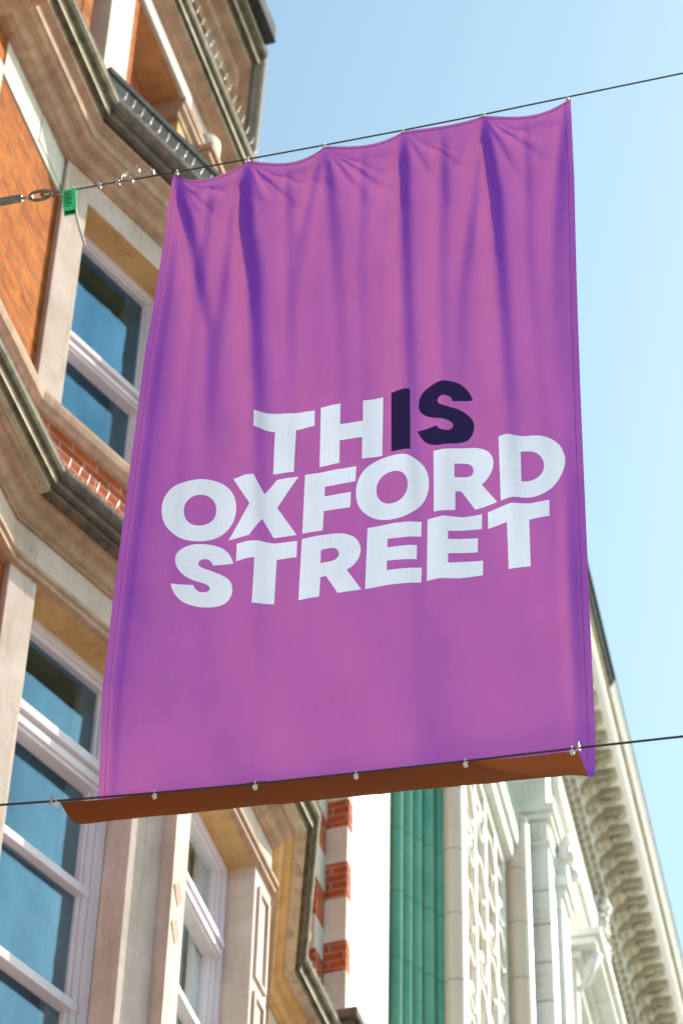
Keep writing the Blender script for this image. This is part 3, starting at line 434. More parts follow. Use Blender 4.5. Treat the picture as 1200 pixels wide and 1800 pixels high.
def cloth_mat(name, front, trans, fac):
    m, n, l, b = mat(name); n.remove(b)
    g = n.new('ShaderNodeNewGeometry'); tc = n.new('ShaderNodeTexCoord')
    mx = n.new('ShaderNodeMixRGB'); l.new(g.outputs['Backfacing'], mx.inputs[0]); mx.inputs[1].default_value = (*front, 1); mx.inputs[2].default_value = (.36, .115, .026, 1)
    nz = n.new('ShaderNodeTexNoise'); nz.inputs['Scale'].default_value = 3; nz.inputs['Detail'].default_value = 7; l.new(tc.outputs['UV'], nz.inputs['Vector'])
    rp = n.new('ShaderNodeValToRGB'); rp.color_ramp.elements[0].position = .3; rp.color_ramp.elements[0].color = (.93, .93, .93, 1); rp.color_ramp.elements[1].position = .65; rp.color_ramp.elements[1].color = (1, 1, 1, 1)
    l.new(nz.outputs['Fac'], rp.inputs[0])
    lastc = rp.outputs[0]
    for sc_ in ((90, 4, 1), (3, 120, 1)):                      # slubs of the weave, both ways
        mp = n.new('ShaderNodeMapping'); mp.inputs['Scale'].default_value = sc_; l.new(tc.outputs['UV'], mp.inputs[0])
        nn_ = n.new('ShaderNodeTexNoise'); nn_.inputs['Scale'].default_value = 1; nn_.inputs['Detail'].default_value = 3; l.new(mp.outputs[0], nn_.inputs['Vector'])
        r_ = n.new('ShaderNodeValToRGB'); r_.color_ramp.elements[0].position = .3; r_.color_ramp.elements[0].color = (.955, .955, .955, 1); r_.color_ramp.elements[1].position = .7; l.new(nn_.outputs['Fac'], r_.inputs[0])
        mm_ = n.new('ShaderNodeMixRGB'); mm_.blend_type = 'MULTIPLY'; mm_.inputs[0].default_value = 1; l.new(lastc, mm_.inputs[1]); l.new(r_.outputs[0], mm_.inputs[2]); lastc = mm_.outputs[0]
    ml = n.new('ShaderNodeMixRGB'); ml.blend_type = 'MULTIPLY'; ml.inputs[0].default_value = 1; l.new(mx.outputs[0], ml.inputs[1]); l.new(lastc, ml.inputs[2])
    wv = n.new('ShaderNodeTexWave'); wv.inputs['Scale'].default_value = 110; wv.bands_direction = 'Y'; wv.inputs['Distortion'].default_value = 1.5; l.new(tc.outputs['UV'], wv.inputs['Vector'])
    bp = n.new('ShaderNodeBump'); bp.inputs['Strength'].default_value = .12; bp.inputs['Distance'].default_value = .002; l.new(wv.outputs['Fac'], bp.inputs['Height'])
    d = n.new('ShaderNodeBsdfDiffuse'); l.new(ml.outputs[0], d.inputs[0]); l.new(bp.outputs[0], d.inputs['Normal'])
    tm = n.new('ShaderNodeMixRGB'); l.new(g.outputs['Backfacing'], tm.inputs[0]); tm.inputs[1].default_value = (*trans, 1); tm.inputs[2].default_value = (.10, .030, .007, 1)
    t2 = n.new('ShaderNodeMixRGB'); t2.blend_type = 'MULTIPLY'; t2.inputs[0].default_value = 1; l.new(tm.outputs[0], t2.inputs[1]); l.new(lastc, t2.inputs[2])
    t = n.new('ShaderNodeBsdfTranslucent'); l.new(t2.outputs[0], t.inputs[0]); l.new(bp.outputs[0], t.inputs['Normal'])
    ms = n.new('ShaderNodeMixShader'); ms.inputs[0].default_value = fac; l.new(d.outputs[0], ms.inputs[1]); l.new(t.outputs[0], ms.inputs[2])
    gl_ = n.new('ShaderNodeBsdfGlossy'); gl_.inputs[1].default_value = .45; gl_.inputs[0].default_value = (.6, .6, .7, 1)
    m2 = n.new('ShaderNodeMixShader'); m2.inputs[0].default_value = .025; l.new(ms.outputs[0], m2.inputs[1]); l.new(gl_.outputs[0], m2.inputs[2])
    l.new(m2.outputs[0], n['Material Output'].inputs[0])
    return m
banner = make_banner()

def clip(parent, s, n, z, drop=-1):
    m = MB(); c = BF.P(s, n, z)
    # loop over the wire, saddle and short shank biting the hem
    m.tube([c+Vector((0, math.cos(a)*.009, math.sin(a)*.009)) for a in [2*math.pi*k/10 for k in range(10)]], .0022, 6, closed=True)
    m.box(BF, s-.005, s+.005, n-.005, n+.005, z-.020, z-.008)
    m.tube([BF.P(s, n-.002, z-.023), BF.P(s, n+.010, z-.023)], .009, 10)
    b_ = BF.P(s-.008, n+.006, z-.013)
    m.tube([b_, b_+BF.s*.018], .0025, 6)
    m.build('clip', 'spike', parent, merge=True, bevel=.0015)
TW = [(-6.515, 14.40), (-4.666, 14.322), (-4.382, 14.306), (-3.741, 14.284), (-3.377, 14.277), (-2.99, 14.272), (-2.596, 14.270), (-2.196, 14.273), (-1.783, 14.284), (-1.218, 14.298), (4, 14.6), (16, 15.4)]
BW = [(-6.90, 10.13), (-4.062, 9.729), (-3.833, 9.703), (-3.445, 9.664), (-3.055, 9.630), (-2.67, 9.604), (-2.259, 9.578), (-1.864, 9.557), (-1.459, 9.532), (4, 9.45), (16, 9.9)]
for s, z in zip(CLIPS, [14.284, 14.277, 14.272, 14.270, 14.273, 14.284]): clip(banner, s, 0.002, z)
for s, z in BW[2:8]: clip(banner, s, .38, z)

# wires
tw = empty('suspension_wire', BF.P(TW[0][0], 0, TW[0][1]))
tag(tw, 'upper taut wire ending in a grey turnbuckle at left, the banner clipped along it', 'wire')
m = MB(); m.tube([BF.P(s, 0, z) for s, z in TW[2:]], .0042, 8); m.build('wire_strand', 'cable', tw)
a = BF.P(TW[0][0], 0, TW[0][1]); e = BF.P(-4.382, 0, 14.306); dv = (e-a).normalized()
p = lambda k: a+dv*k
L = (e-a).length
m = MB(); m.tube([p(0), p(.02), p(L-.17), p(L-.165)], [.018, .022, .022, .015], 16); m.build('turnbuckle_body', 'rod', tw)
m = MB(); m.tube([p(L-.17), p(L-.11)], .008, 8); m.build('turnbuckle_screw', 'steel', tw)
# jaw and shackle: two elongated links
def link(m, c, d, length, width, r, side):
    x = d; y = side; pts = []
    for k in range(16):
        t = 2*math.pi*k/16; pts.append(c+x*math.copysign(abs(math.cos(t))**.7, math.cos(t))*length/2+y*math.sin(t)*width/2)
    m.tube(pts, r, 8, closed=True)
upv = Vector((0, 0, 1)); sv = dv.cross(upv).normalized()
m = MB(); link(m, p(L-.07), dv, .112, .050, .0088, (upv*.9+sv*.4).normalized()); m.build('turnbuckle_eye', 'rod', tw)
m = MB(); link(m, p(L-.015), dv, .095, .058, .0085, (upv*.5-sv*.85).normalized()); m.tube([p(L-.055)+upv*.034, p(L-.055)-upv*.034], .008, 8); m.build('shackle', 'rod', tw)
# doubled-back tail with four clamps and the free loop
q = lambda s, dz, dn=0: BF.P(s, dn, 14.306+(s+4.382)*(-.034)+dz)
m = MB(); m.tube([q(-4.385, -.002), q(-4.36, -.013), q(-4.28, -.010), q(-4.145, -.009), q(-4.04, -.009), q(-3.97, -.010)], .0036, 6)
lp = [(-3.97, -.010), (-3.91, .012), (-3.865, .035), (-3.885, .062), (-3.945, .085), (-4.005, .075), (-4.028, .04), (-4.03, .0), (-4.0, -.008), (-3.93, .006), (-3.872, .03), (-3.875, .055), (-3.93, .076), (-3.99, .066), (-4.018, .03), (-4.0, .0)]
m.tube([q(s, dz, .008) for s, dz in lp], .0034, 6); m.build('wire_tail_loop', 'steel', tw)
for s, dz in [(-4.279, 0), (-4.145, 0), (-4.047, 0), (-3.977, 0), (-3.95, .082), (-3.872, .040)]:
    m = MB(); z = 14.306+(s+4.382)*(-.034)+dz
    m.box(BF, s-.009, s+.009, -.009, .012, z-.017, z+.003)
    m.tube([BF.P(s-.005, .014, z-.020), BF.P(s-.005, .014, z+.014)], .003, 6); m.tube([BF.P(s+.005, -.008, z-.020), BF.P(s+.005, -.008, z+.014)], .003, 6)
    m.tube([BF.P(s, 0, z+.004), BF.P(s, 0, z+.012)], .009, 6)
    m.build('wire_clamp', 'steel', tw, merge=True, bevel=.0015)
m = MB(); m.tube([p(-.02), p(.0)], .05, 12); m.build('wall_anchor', 'rod', tw)
bw = empty('suspension_wire', BF.P(BW[0][0], .38, BW[0][1]))
tag(bw, 'lower dark wire running along the bottom curl of the banner', 'wire')
m = MB(); m.tube([BF.P(s, .38, z) for s, z in BW], .0045, 8); m.build('wire_strand', 'cable', bw)
m = MB(); m.tube([BF.P(-3.86, .38, 9.706), BF.P(-3.845, .38, 9.704)], .010, 8); m.tube([BF.P(-3.85, .392, 9.685), BF.P(-3.85, .392, 9.722)], .004, 6); m.build('end_clamp', 'steel', bw, merge=True)
m = MB(); m.tube([BF.P(-1.85, .38, 9.556), BF.P(-1.835, .38, 9.555)], .010, 8); m.tube([BF.P(-1.84, .392, 9.540), BF.P(-1.84, .392, 9.574)], .004, 6); m.build('end_clamp', 'steel', bw, merge=True)

# inspection tag
gt = empty('inspection_tag', q(-4.30, -.02, .02)); tag(gt, 'small green inspection tag with black print, tied to the turnbuckle shackle by a white strap', 'tag')
m = MB(); T = [(-4.330, 14.285), (-4.257, 14.283), (-4.235, 14.056), (-4.300, 14.058)]
def tq(u, v, dn=0):
    a_ = Vector(T[0]).lerp(Vector(T[1]), u); b_ = Vector(T[3]).lerp(Vector(T[2]), u); c_ = a_.lerp(b_, v); return BF.P(c_.x, .02+dn+.006*math.sin(v*3), c_.y)
def slab(m, u0, u1, v0, v1, n0, n1):
    k = 6
    for i in range(k):
        a_, b_ = v0+(v1-v0)*i/k, v0+(v1-v0)*(i+1)/k
        f_ = [tq(u0, a_, n1), tq(u0, b_, n1), tq(u1, b_, n1), tq(u1, a_, n1)]; g_ = [tq(u0, a_, n0), tq(u1, a_, n0), tq(u1, b_, n0), tq(u0, b_, n0)]
        m.face(f_); m.face(g_)
        m.face([tq(u0, a_, n0), tq(u0, b_, n0), tq(u0, b_, n1), tq(u0, a_, n1)]); m.face([tq(u1, a_, n1), tq(u1, b_, n1), tq(u1, b_, n0), tq(u1, a_, n0)])
    m.face([tq(u0, v0, n0), tq(u0, v0, n1), tq(u1, v0, n1), tq(u1, v0, n0)]); m.face([tq(u0, v1, n1), tq(u0, v1, n0), tq(u1, v1, n0), tq(u1, v1, n1)])
slab(m, 0, 1, 0, 1, -.0012, .0012); m.build('tag_plate', 'green_tag', gt)
m = MB()
for k in range(8):
    v = .10+k*.067; slab(m, .12, .12+random.uniform(.45, .72), v, v+.030, .0016, .0022)
slab(m, .10, .90, .84, .96, .0016, .0022); slab(m, .1, .55, .66, .68, .0016, .0022)
m.build('tag_print', 'black_ink', gt)
m = MB(); m.tube([BF.P(-4.27, .005, 14.27), BF.P(-4.255, .012, 14.17), BF.P(-4.240, .014, 14.06), BF.P(-4.205, .02, 13.91), BF.P(-4.168, .02, 13.775)], [.003, .003, .008, .0085, .008], 6); m.build('tag_strap', 'spike', gt)

# ================================================================== LEFT BRICK BUILDING
Wc = (-6.5, 12.344)
F0 = Fr(Wc, 0); FA = Fr(Wc, 21.6)
pB = FA.P(1.603, 0, 0); FB = Fr((pB.x, pB.y), 0)
pC = FB.P(2.06, 0, 0); FC = Fr((pC.x, pC.y), -21.6)
F2 = Fr((-6.5, 17.386), 0)
PATH = [(-6.5, 2.0), Wc, (pB.x, pB.y), (pC.x, pC.y), (-6.5, 17.386), (-6.5, 18.36)]
hb = empty('brick_building', (-6.5, 12.3, 0))
tag(hb, 'ornate orange brick building with cream stone bay windows and dark cornices, left of the banner', 'building')

def xy(f, s, n): p_ = f.P(s, n, 0); return (p_.x, p_.y)
# --- flat brick wall with checkered stone quoins
m = MB(); m.box(F0, -10.3, .02, -.5, -.05, 0, 21.0); m.box(F0, -10.3, -1.85, -.5, -.05, 21.0, 30.0)
m.box(F0, -1.85, .09, -.5, -.052, 21.001, 25.2)
m.build('brick_wall', 'brick', hb)
m = MB(); m.box(F0, .36, 5.0, -.9, -.30, 21.6, 25.2); m.build('upper_wall_core', 'brick_red', hb)
# quoin blocks: alternate left and right of a vertical line
def quoin(s0, s1, z0, z1):
    m = MB(); m.box(F0, s0, s1, -.2, -.036, z0, z1); m.build('quoin_stone', 'band_stone', hb, bevel=.004)
ZQ = [17.95, 18.37, 18.79, 19.21, 19.63, 20.05, 20.36, 20.79, 21.21, 21.63, 22.06, 22.5]
for k, (a, b_) in enumerate(zip(ZQ, ZQ[1:])):
    if k < 6: continue
    if k % 2 == 0: quoin(-1.95, -1.13, a, b_)
    else: quoin(-1.125, -.40 if k > 7 else -.02, a, b_)
quoin(-1.125, .0, 20.72, 20.785)
# --- entablatures swept round the bay
PL = [(-.05, 16.60), (0, 16.60), (.035, 16.61), (.035, 16.655), (.055, 16.665), (.055, 16.70), (.03, 16.735), (.012, 16.75), (.0, 16.765)]
m = MB(); m.sweep(PL+[(-.05, 16.765)], PATH); m.build('architrave', 'moulding', hb)
m = MB(); m.sweep([(-.3, 16.765), (-.004, 16.765), (-.004, 17.13), (-.3, 17.13)], PATH); m.build('frieze', 'cream', hb)
bed = lambda z, k=1: [(0, z), (.018*k, z), (.018*k, z+.02), (.05*k, z+.035), (.075*k, z+.075), (.085*k, z+.08), (.085*k, z+.105), (.13*k, z+.12), (.155*k, z+.16), (.165*k, z+.16)]
m = MB(); m.sweep([(-.05, 17.03)]+bed(17.03)+[(.165, 17.195), (-.05, 17.195)], PATH, segm={3: 1, 4: 1}); m.build('bed_moulding', ['moulding', 'soffit'], hb)
m = MB(); m.sweep([(.165, 17.19), (.24, 17.185)], PATH, cap=False, segm={2: 1, 3: 1, 4: 1}); m.build('cornice_soffit', ['moulding', 'soffit'], hb)  # far segments take the tan with bounced light in its colour
def crown(z, n0, n1, h):
    d = n1-n0       # fillet, undercut, fillet, overhanging ovolo, lip
    return [(n0, z), (n0, z+h*.24), (n0+d*.10, z+h*.25), (n0+d*.14, z+h*.19), (n0+d*.46, z+h*.21), (n0+d*.46, z+h*.50), (n0+d*.52, z+h*.52), (n0+d*.60, z+h*.50), (n0+d*.82, z+h*.58), (n0+d*.96, z+h*.74), (n1, z+h*.80), (n1, z+h)]
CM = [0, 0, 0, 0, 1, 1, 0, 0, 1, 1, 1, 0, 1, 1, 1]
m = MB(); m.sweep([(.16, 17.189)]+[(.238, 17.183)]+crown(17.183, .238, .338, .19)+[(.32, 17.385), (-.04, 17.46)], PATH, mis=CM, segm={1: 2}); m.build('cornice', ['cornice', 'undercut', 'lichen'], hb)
m = MB(); m.sweep([(-.02, 17.40), (.27, 17.372), (.27, 17.45), (.25, 17.455), (-.02, 17.50)], PATH); m.build('cornice_flashing', 'white_paint', hb)
# brick spandrel and sill course
m = MB(); m.sweep([(-.3, 17.3), (-.004, 17.3), (-.004, 18.25), (-.3, 18.25)], PATH[1:5]); m.build('spandrel', 'brick_red', hb)
m = MB(); m.sweep([(-.05, 18.19), (.03, 18.19), (.05, 18.215), (.075, 18.235), (.085, 18.29), (.085, 18.325), (.05, 18.345), (-.28, 18.365), (-.3, 18.19)], PATH[0:5]); m.build('sill_course', 'moulding', hb)
# upper entablature
m = MB(); m.sweep([(-.3, 20.85), (0, 20.85), (0, 21.18), (-.3, 21.18)], PATH[1:5]); m.build('frieze', 'cream', hb)
FP = [(-6.5, 10.95), Wc]
m = MB(); m.sweep([(-.3, 20.80), (-.03, 20.80), (-.03, 21.18), (-.3, 21.18)], [(-6.5, 11.9), Wc]); m.build('frieze', 'band_stone', hb)
UP = [(-6.5, 11.0)]+PATH[1:5]
m = MB(); m.sweep([(-.05, 21.14)]+[(n_, z_) for n_, z_ in bed(21.14, 1.25)]+[(.21, 21.32), (.215, 21.41), (-.05, 21.42)], UP); m.build('bed_moulding', 'moulding', hb)
m = MB(); m.sweep([(.215, 21.40), (.27, 21.43), (.27, 21.46), (.2, 21.46)], UP); m.build('cornice_soffit', 'moulding', hb)
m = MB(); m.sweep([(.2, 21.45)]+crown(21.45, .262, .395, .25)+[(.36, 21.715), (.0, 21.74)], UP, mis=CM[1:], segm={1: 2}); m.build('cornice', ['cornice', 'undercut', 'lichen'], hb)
m = MB(); m.sweep([(-.1, 21.72), (.30, 21.70), (.30, 22.07), (.315, 22.08), (.315, 22.14), (.27, 22.15), (-.1, 22.16)], [xy(FA, .02, 0), (pB.x, pB.y), (pC.x, pC.y), (-6.5, 17.386)]); m.build('gutter_parapet', 'lead', hb)

# --- stone piers between the bay windows
def pier(poly, z0, z1, name='stone_pier', mt='cream'):
    m = MB(); m.prism(poly, z0, z1); return m.build(name, mt, hb, bevel=.006)
rB, rC = FB, FC
AB = [xy(FA, 1.313, 0), (pB.x, pB.y), xy(FB, .33, 0), xy(FB, .33, -.42), xy(FA, 1.313, -.42)]
BC = [xy(FB, 1.727, 0), (pC.x, pC.y), xy(FC, .29, 0), xy(FC, .29, -.42), xy(FB, 1.727, -.42)]
for z0, z1 in ((3.5, 16.61), (18.34, 20.86)):
    pier([xy(FA, .0, 0), xy(FA, .252, 0), xy(FA, .252, -.42), xy(FA, 0, -.42)], z0, z1)
    pier(AB, z0, z1); pier(BC, z0, z1)
    pier([xy(FC, 1.35, 0), xy(FC, 1.6, 0), xy(FC, 1.6, -.4), xy(FC, 1.35, -.4)], z0, z1)
# raised panels on the front piers: projecting strip at the bay corner and a framed panel at the far pier
for (f, s0, s1) in ((FB, .0, .235), ):
    m = MB(); m.box(f, s0, s1, .0, .095, 3.5, 16.595); m.build('pier_strip', 'cream', hb, bevel=.004)
def ring_panel(f, s0, s1, z0, z1, t=.035, h=.02):
    m = MB(); m.box(f, s0, s0+t, 0, h, z0, z1); m.box(f, s1-t, s1, 0, h, z0, z1); m.box(f, s0+t, s1-t, 0, h, z0, z0+t); m.box(f, s0+t, s1-t, 0, h, z1-t, z1)
    return m.build('panel_moulding', 'cream', hb, bevel=.004)
ring_panel(FB, 1.79, 2.02, 15.62, 16.45); ring_panel(FB, 1.79, 2.02, 14.2, 15.5)
# raised lozenges low on the corner strip, filled with a flat shade-coloured face
for zc in (14.93, 14.62):
    m = MB(); L_ = [(.035, 0), (.12, .135), (.20, 0), (.12, -.135)]
    m.tube([FB.P(a, .096, zc+b_) for a, b_ in L_], .009, 6, closed=True); m.build('carved_lozenge', 'cream', hb)
    m = MB(); q4 = [FB.P(.12+(a-.12)*.8, .0965, zc+b_*.8) for a, b_ in L_]; q5 = [p_-FB.n*.01 for p_ in q4]
    m.face(q4[::-1])
    for i in range(4): m.face([q4[i], q4[(i+1) % 4], q5[(i+1) % 4], q5[i]])
    m.build('lozenge_shade_face', 'moulding', hb)
# inner face of the window heads: deep lintels, warm bounce light put into the soffit colour
for f, s0, s1, z in ((FA, .252, 1.313, 16.60), (FB, .33, 1.727, 16.60), (FA, .252, 1.313, 20.85), (FB, .33, 1.727, 20.85)):
    m = MB(); m.box(f, s0-.04, s1+.04, -.50, -.007, z-.004, z+.20); m.build('lintel', 'soffit', hb)
    m = MB(); m.box(f, s0-.04, s1+.04, -.50, -.03, z+.2, z+.62); m.build('wall_core', 'brick_red', hb)
for z0, z1 in ((17.12, 18.2), (21.2, 21.9)):
    m = MB(); m.prism([xy(FA, .02, -.31), xy(FA, 1.58, -.31), xy(FB, 1.9, -.31), xy(FC, 1.5, -.31), (-7.2, 17.3), (-7.2, 12.4)], z0, z1)
    m.build('floor_slab', 'asphalt', hb)

def window(f, s0, s1, z0, z1, n, fw_, bars, mull, gl, parent=hb, inner=.045, paint='white_paint', depth=.09):
    """frame with a stepped inner bead; bars = [(z_low, z_high, projection)]; one pane between bars"""
    m = MB()
    m.box(f, s0, s0+fw_, n-depth, n, z0, z1); m.box(f, s1-fw_, s1, n-depth, n, z0, z1)
    m.box(f, s0+fw_, s1-fw_, n-depth, n, z1-fw_, z1); m.box(f, s0+fw_, s1-fw_, n-depth, n, z0, z0+fw_)
    w_ = m.build('window', paint, parent, bevel=.006)
    m = MB(); a, b_ = s0+fw_, s1-fw_; t = inner
    m.box(f, a, a+t, n-depth-.02, n-.022, z0+fw_, z1-fw_); m.box(f, b_-t, b_, n-depth-.02, n-.022, z0+fw_, z1-fw_)
    m.box(f, a+t, b_-t, n-depth-.02, n-.022, z1-fw_-t, z1-fw_); m.box(f, a+t, b_-t, n-depth-.02, n-.022, z0+fw_, z0+fw_+t)
    m.box(f, a+t, a+t*1.6, n-depth-.05, n-.045, z0+fw_+t, z1-fw_-t); m.box(f, b_-t*1.6, b_-t, n-depth-.05, n-.045, z0+fw_+t, z1-fw_-t)
    m.build('sash_frame', paint, w_, bevel=.004)
    zc = [z0+fw_]
    for (b0, b1, pj) in bars:
        m = MB(); m.box(f, a, b_, n-.10, n+pj, b0, b1)
        if b1-b0 > .12:
            h = b1-b0
            m.box(f, a, b_, n+pj, n+pj+.02, b0+h*.15, b0+h*.42); m.box(f, a, b_, n+pj, n+pj+.035, b0+h*.62, b1-.01)
        m.build('glazing_bar', paint, w_, bevel=.004); zc += [b0, b1]
    zc.append(z1-fw_)
    for k in range(0, len(zc), 2):
        m = MB(); m.box(f, a+t*.8, b_-t*.8, n-.098+(.02 if k % 4 else 0), n-.09+(.02 if k % 4 else 0), zc[k]-.01, zc[k+1]+.01); m.build('pane', gl, w_)
    return w_
def room(f, s0, s1, z0, z1, curtain=None):
    m = MB(); m.box(f, s0, s0+.02, -1.5, -.31, z0, z1); m.box(f, s1+.10, s1+.12, -1.5, -.31, z0, z1); m.box(f, s0, s1+.1, -1.5, -1.48, z0, z1); m.box(f, s0, s1+.1, -1.5, -.31, z1+.02, z1+.05)
    m.build('room_wall', 'room', hb)
    m = MB(); m.box(f, s1-.27, s1-.07, -.36, -.315, z0, z1); m.box(f, s1-.05, s1+.02, -.46, -.32, z0, z1); m.build('inner_shutter', 'white_paint', hb)
    if curtain:
        m = MB(); N_ = 26; a, b_ = curtain
        P_ = [(a+(b_-a)*i/N_, -.42+.03*math.sin(i*1.9)) for i in range(N_+1)]
        for i in range(N_): m.face([f.P(P_[i][0], P_[i][1], z0), f.P(P_[i+1][0], P_[i+1][1], z0), f.P(P_[i+1][0], P_[i+1][1], z1), f.P(P_[i][0], P_[i][1], z1)], smooth=True)
        m.build('curtain', 'curtain', hb)
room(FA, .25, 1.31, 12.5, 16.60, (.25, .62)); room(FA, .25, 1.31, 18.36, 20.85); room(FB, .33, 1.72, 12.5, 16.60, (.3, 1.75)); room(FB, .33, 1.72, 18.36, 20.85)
window(FA, .252, 1.308, 12.5, 16.60, -.215, .075, [(13.76, 13.835, -.01), (14.68, 14.75, -.01), (15.57, 15.80, .0)], 0, 'glass_dull')
window(FA, .252, 1.308, 18.36, 20.85, -.215, .08, [(19.45, 19.62, -.005)], 0, 'glass_blue', inner=.02)
window(FB, .33, 1.722, 12.5, 16.60, -.205, .075, [(14.05, 14.12, -.01), (14.9, 14.96, -.01), (15.70, 15.86, .0)], 0, 'glass_pale')
window(FB, .33, 1.722, 18.36, 20.85, -.215, .08, [(19.45, 19.62, -.005)], 0, 'glass_blue', inner=.02)
for zlow, zhi in ((12.5, 16.6), (18.36, 20.85)):
    m = MB(); m.box(FC, .29, 1.35, -.5, -.25, zlow, zhi); m.build('side_infill', 'brick_red', hb)
# sash horn
m = MB(); m.tube([FA.P(1.235, -.19, 19.46), FA.P(1.235, -.19, 19.40), FA.P(1.235, -.20, 19.35)], [.022, .018, .008], 6); m.build('sash_horn', 'white_paint', hb)

# --- bird spikes standing along the ledges
def spikes(f, s0, s1, n, z, cnt, h=.13, lean=.05):
    m = MB(); m.box(f, s0, s1, n-.012, n+.012, z, z+.008); r_ = m.build('spike_strip', 'spike', hb)
    for k in range(cnt):
        s = s0+(s1-s0)*(k+.5)/cnt; dl = random.uniform(-.012, .012)
        m = MB()
        m.tube([f.P(s, n, z), f.P(s+dl, n+lean, z+h)], .0035, 5); m.tube([f.P(s, n, z), f.P(s+dl+.012, n-lean*.5, z+h*.95)], .0035, 5)
        m.build('spike', 'spike', r_)
spikes(FA, .12, 1.7, .235, 17.455, 17)
spikes(F0, -1.2, -.05, .20, 17.47, 11)
spikes(FA, .1, 1.6, .345, 21.73, 15)
spikes(F0, -1.2, -.4, .36, 21.73, 0) if False else None

# --- upper storey above the bay
m = MB(); m.box(F0, -.05, .11, -.4, -.045, 22.1, 25.05); m.build('brick_pier', 'brick', hb)
m = MB(); m.box(F0, .36, .80, -.3, .0, 22.0, 25.0); m.build('stone_pier', 'band_stone', hb, bevel=.006)
m = MB(); m.box(F0, .80, .905, -.45, -.012, 22.0, 24.75); m.build('brick_pier', 'brick', hb)
m = MB(); m.box(F0, .905, 2.15, -.75, -.02, 24.745, 24.9); m.build('lintel', 'soffit', hb)
m = MB(); m.sweep([(-.018, 24.74), (.015, 24.74), (.03, 24.75), (.03, 24.93), (.01, 24.95), (-.018, 24.96)], [(-6.5, 9), (-6.5, 12.344+2.1)]); m.build('lintel_moulding', 'band_stone', hb)
window(F0, .905, 2.0, 21.9, 24.745, -.42, .09, [(23.6, 23.75, 0)], 0, 'glass_dull')
m = MB(); m.box(F0, 1.98, 2.35, -.75, -.03, 22.0, 24.62); m.build('stone_pier', 'soffit', hb, bevel=.006)
m = MB(); m.sweep([(-.7, 24.44), (.0, 24.44), (.02, 24.46), (.02, 24.52), (.06, 24.56), (.06, 24.62), (.08, 24.64), (.08, 24.70), (-.7, 24.72)], [xy(F0, 1.92, -.03), xy(F0, 2.42, -.03)]); m.build('pier_capital', 'moulding', hb)
# round engaged column with a scrolled bracket beside the pier
m = MB(); m.tube([F0.P(2.62, -.02, 22.0), F0.P(2.62, -.02, 24.2), F0.P(2.62, -.02, 24.25), F0.P(2.62, -.02, 24.42)], [.12, .12, .15, .11], 16); m.build('engaged_column', 'band_stone', hb)
m = MB(); m.box(F0, 2.38, 2.86, -.2, .12, 24.42, 24.50); m.box(F0, 2.36, 2.88, -.2, .15, 24.50, 24.58); m.build('column_cap', 'moulding', hb, bevel=.01)
m = MB(); m.tube([F0.P(2.62, -.02, 24.58), F0.P(2.62, -.02, 24.95)], .13, 16); m.build('engaged_column', 'band_stone', hb)
m = MB(); m.box(F0, 2.9, 5.0, -.3, -.04, 22.1, 24.95); m.build('brick_wall', 'brick', hb)
UPP = [(-6.5, 9.0), (-6.5, 17.3)]
m = MB(); m.sweep([(-.4, 24.95), (-.01, 24.95), (-.01, 25.12), (-.4, 25.13)], UPP); m.build('frieze', 'cream', hb)
m = MB(); m.sweep([(-.02, 25.10), (.03, 25.12), (.05, 25.14), (.135, 25.165), (.135, 25.19), (.0, 25.2)], UPP); m.build('cornice_soffit', 'moulding', hb)
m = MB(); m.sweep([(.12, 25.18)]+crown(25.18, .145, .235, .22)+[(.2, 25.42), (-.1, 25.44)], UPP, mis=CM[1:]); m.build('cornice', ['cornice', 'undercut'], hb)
spikes(F0, -.2, 4.0, .20, 25.42, 34, h=.16)
# top storey with grey pier and roof cornice
m = MB(); m.box(F0, -3.0, 2.3, -.4, -.045, 25.3, 30); m.build('brick_wall', 'brick', hb)
m = MB(); m.box(F0, 2.27, 2.62, -.4, .03, 25.4, 27.2); m.build('grey_pier', 'grey_stone', hb)
m = MB(); m.box(F0, 2.62, 2.85, -.4, -.045, 25.4, 26.4); m.build('brick_wall', 'brick', hb)
RP = [(-6.5, 8.0), xy(F0, 2.85, 0), xy(Fr(xy(F0, 2.85, 0), -24), 3.2, 0)]
m = MB(); m.sweep([(-.5, 25.5), (-.02, 25.5), (-.02, 26.5), (-.5, 26.5)], RP[1:]); m.build('side_wall', 'grey_stone', hb)
m = MB(); m.sweep([(-.5, 26.28), (.03, 26.28), (.06, 26.34), (.12, 26.38), (.14, 26.44), (.24, 26.47), (.24, 26.5), (-.5, 26.5)], RP); m.build('cornice_soffit', 'moulding', hb)
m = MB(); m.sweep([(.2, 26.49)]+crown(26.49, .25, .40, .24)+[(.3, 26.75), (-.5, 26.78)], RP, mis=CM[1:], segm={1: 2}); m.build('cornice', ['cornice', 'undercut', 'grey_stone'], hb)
m = MB(); m.box(F0, -6, 2.86, .2, .50, 26.74, 26.78); m.box(F0, -6, 2.84, .24, .50, 26.78, 26.98); m.build('roof_gutter', 'lead', hb, bevel=.01)
m = MB(); m.prism([(-6.6, 3), (-6.6, 15.1), (-12, 15.5), (-12, 3)], 26.7, 26.9); m.build('roof', 'lead', hb)
# projecting balcony bracket at the very top left
m = MB(); m.box(F0, -4.5, -1.50, -.2, .30, 20.90, 21.02); m.box(F0, -4.5, -1.44, -.2, .42, 20.96, 21.10); m.build('bracket_soffit', 'moulding', hb, bevel=.01)
m = MB(); m.box(F0, -4.5, -1.42, -.2, .52, 21.04, 21.16); m.box(F0, -4.5, -1.38, -.2, .58, 21.16, 21.24); m.box(F0, -4.5, -1.35, -.2, .66, 21.24, 21.42); m.build('bracket_crown', 'cornice', hb, bevel=.012)

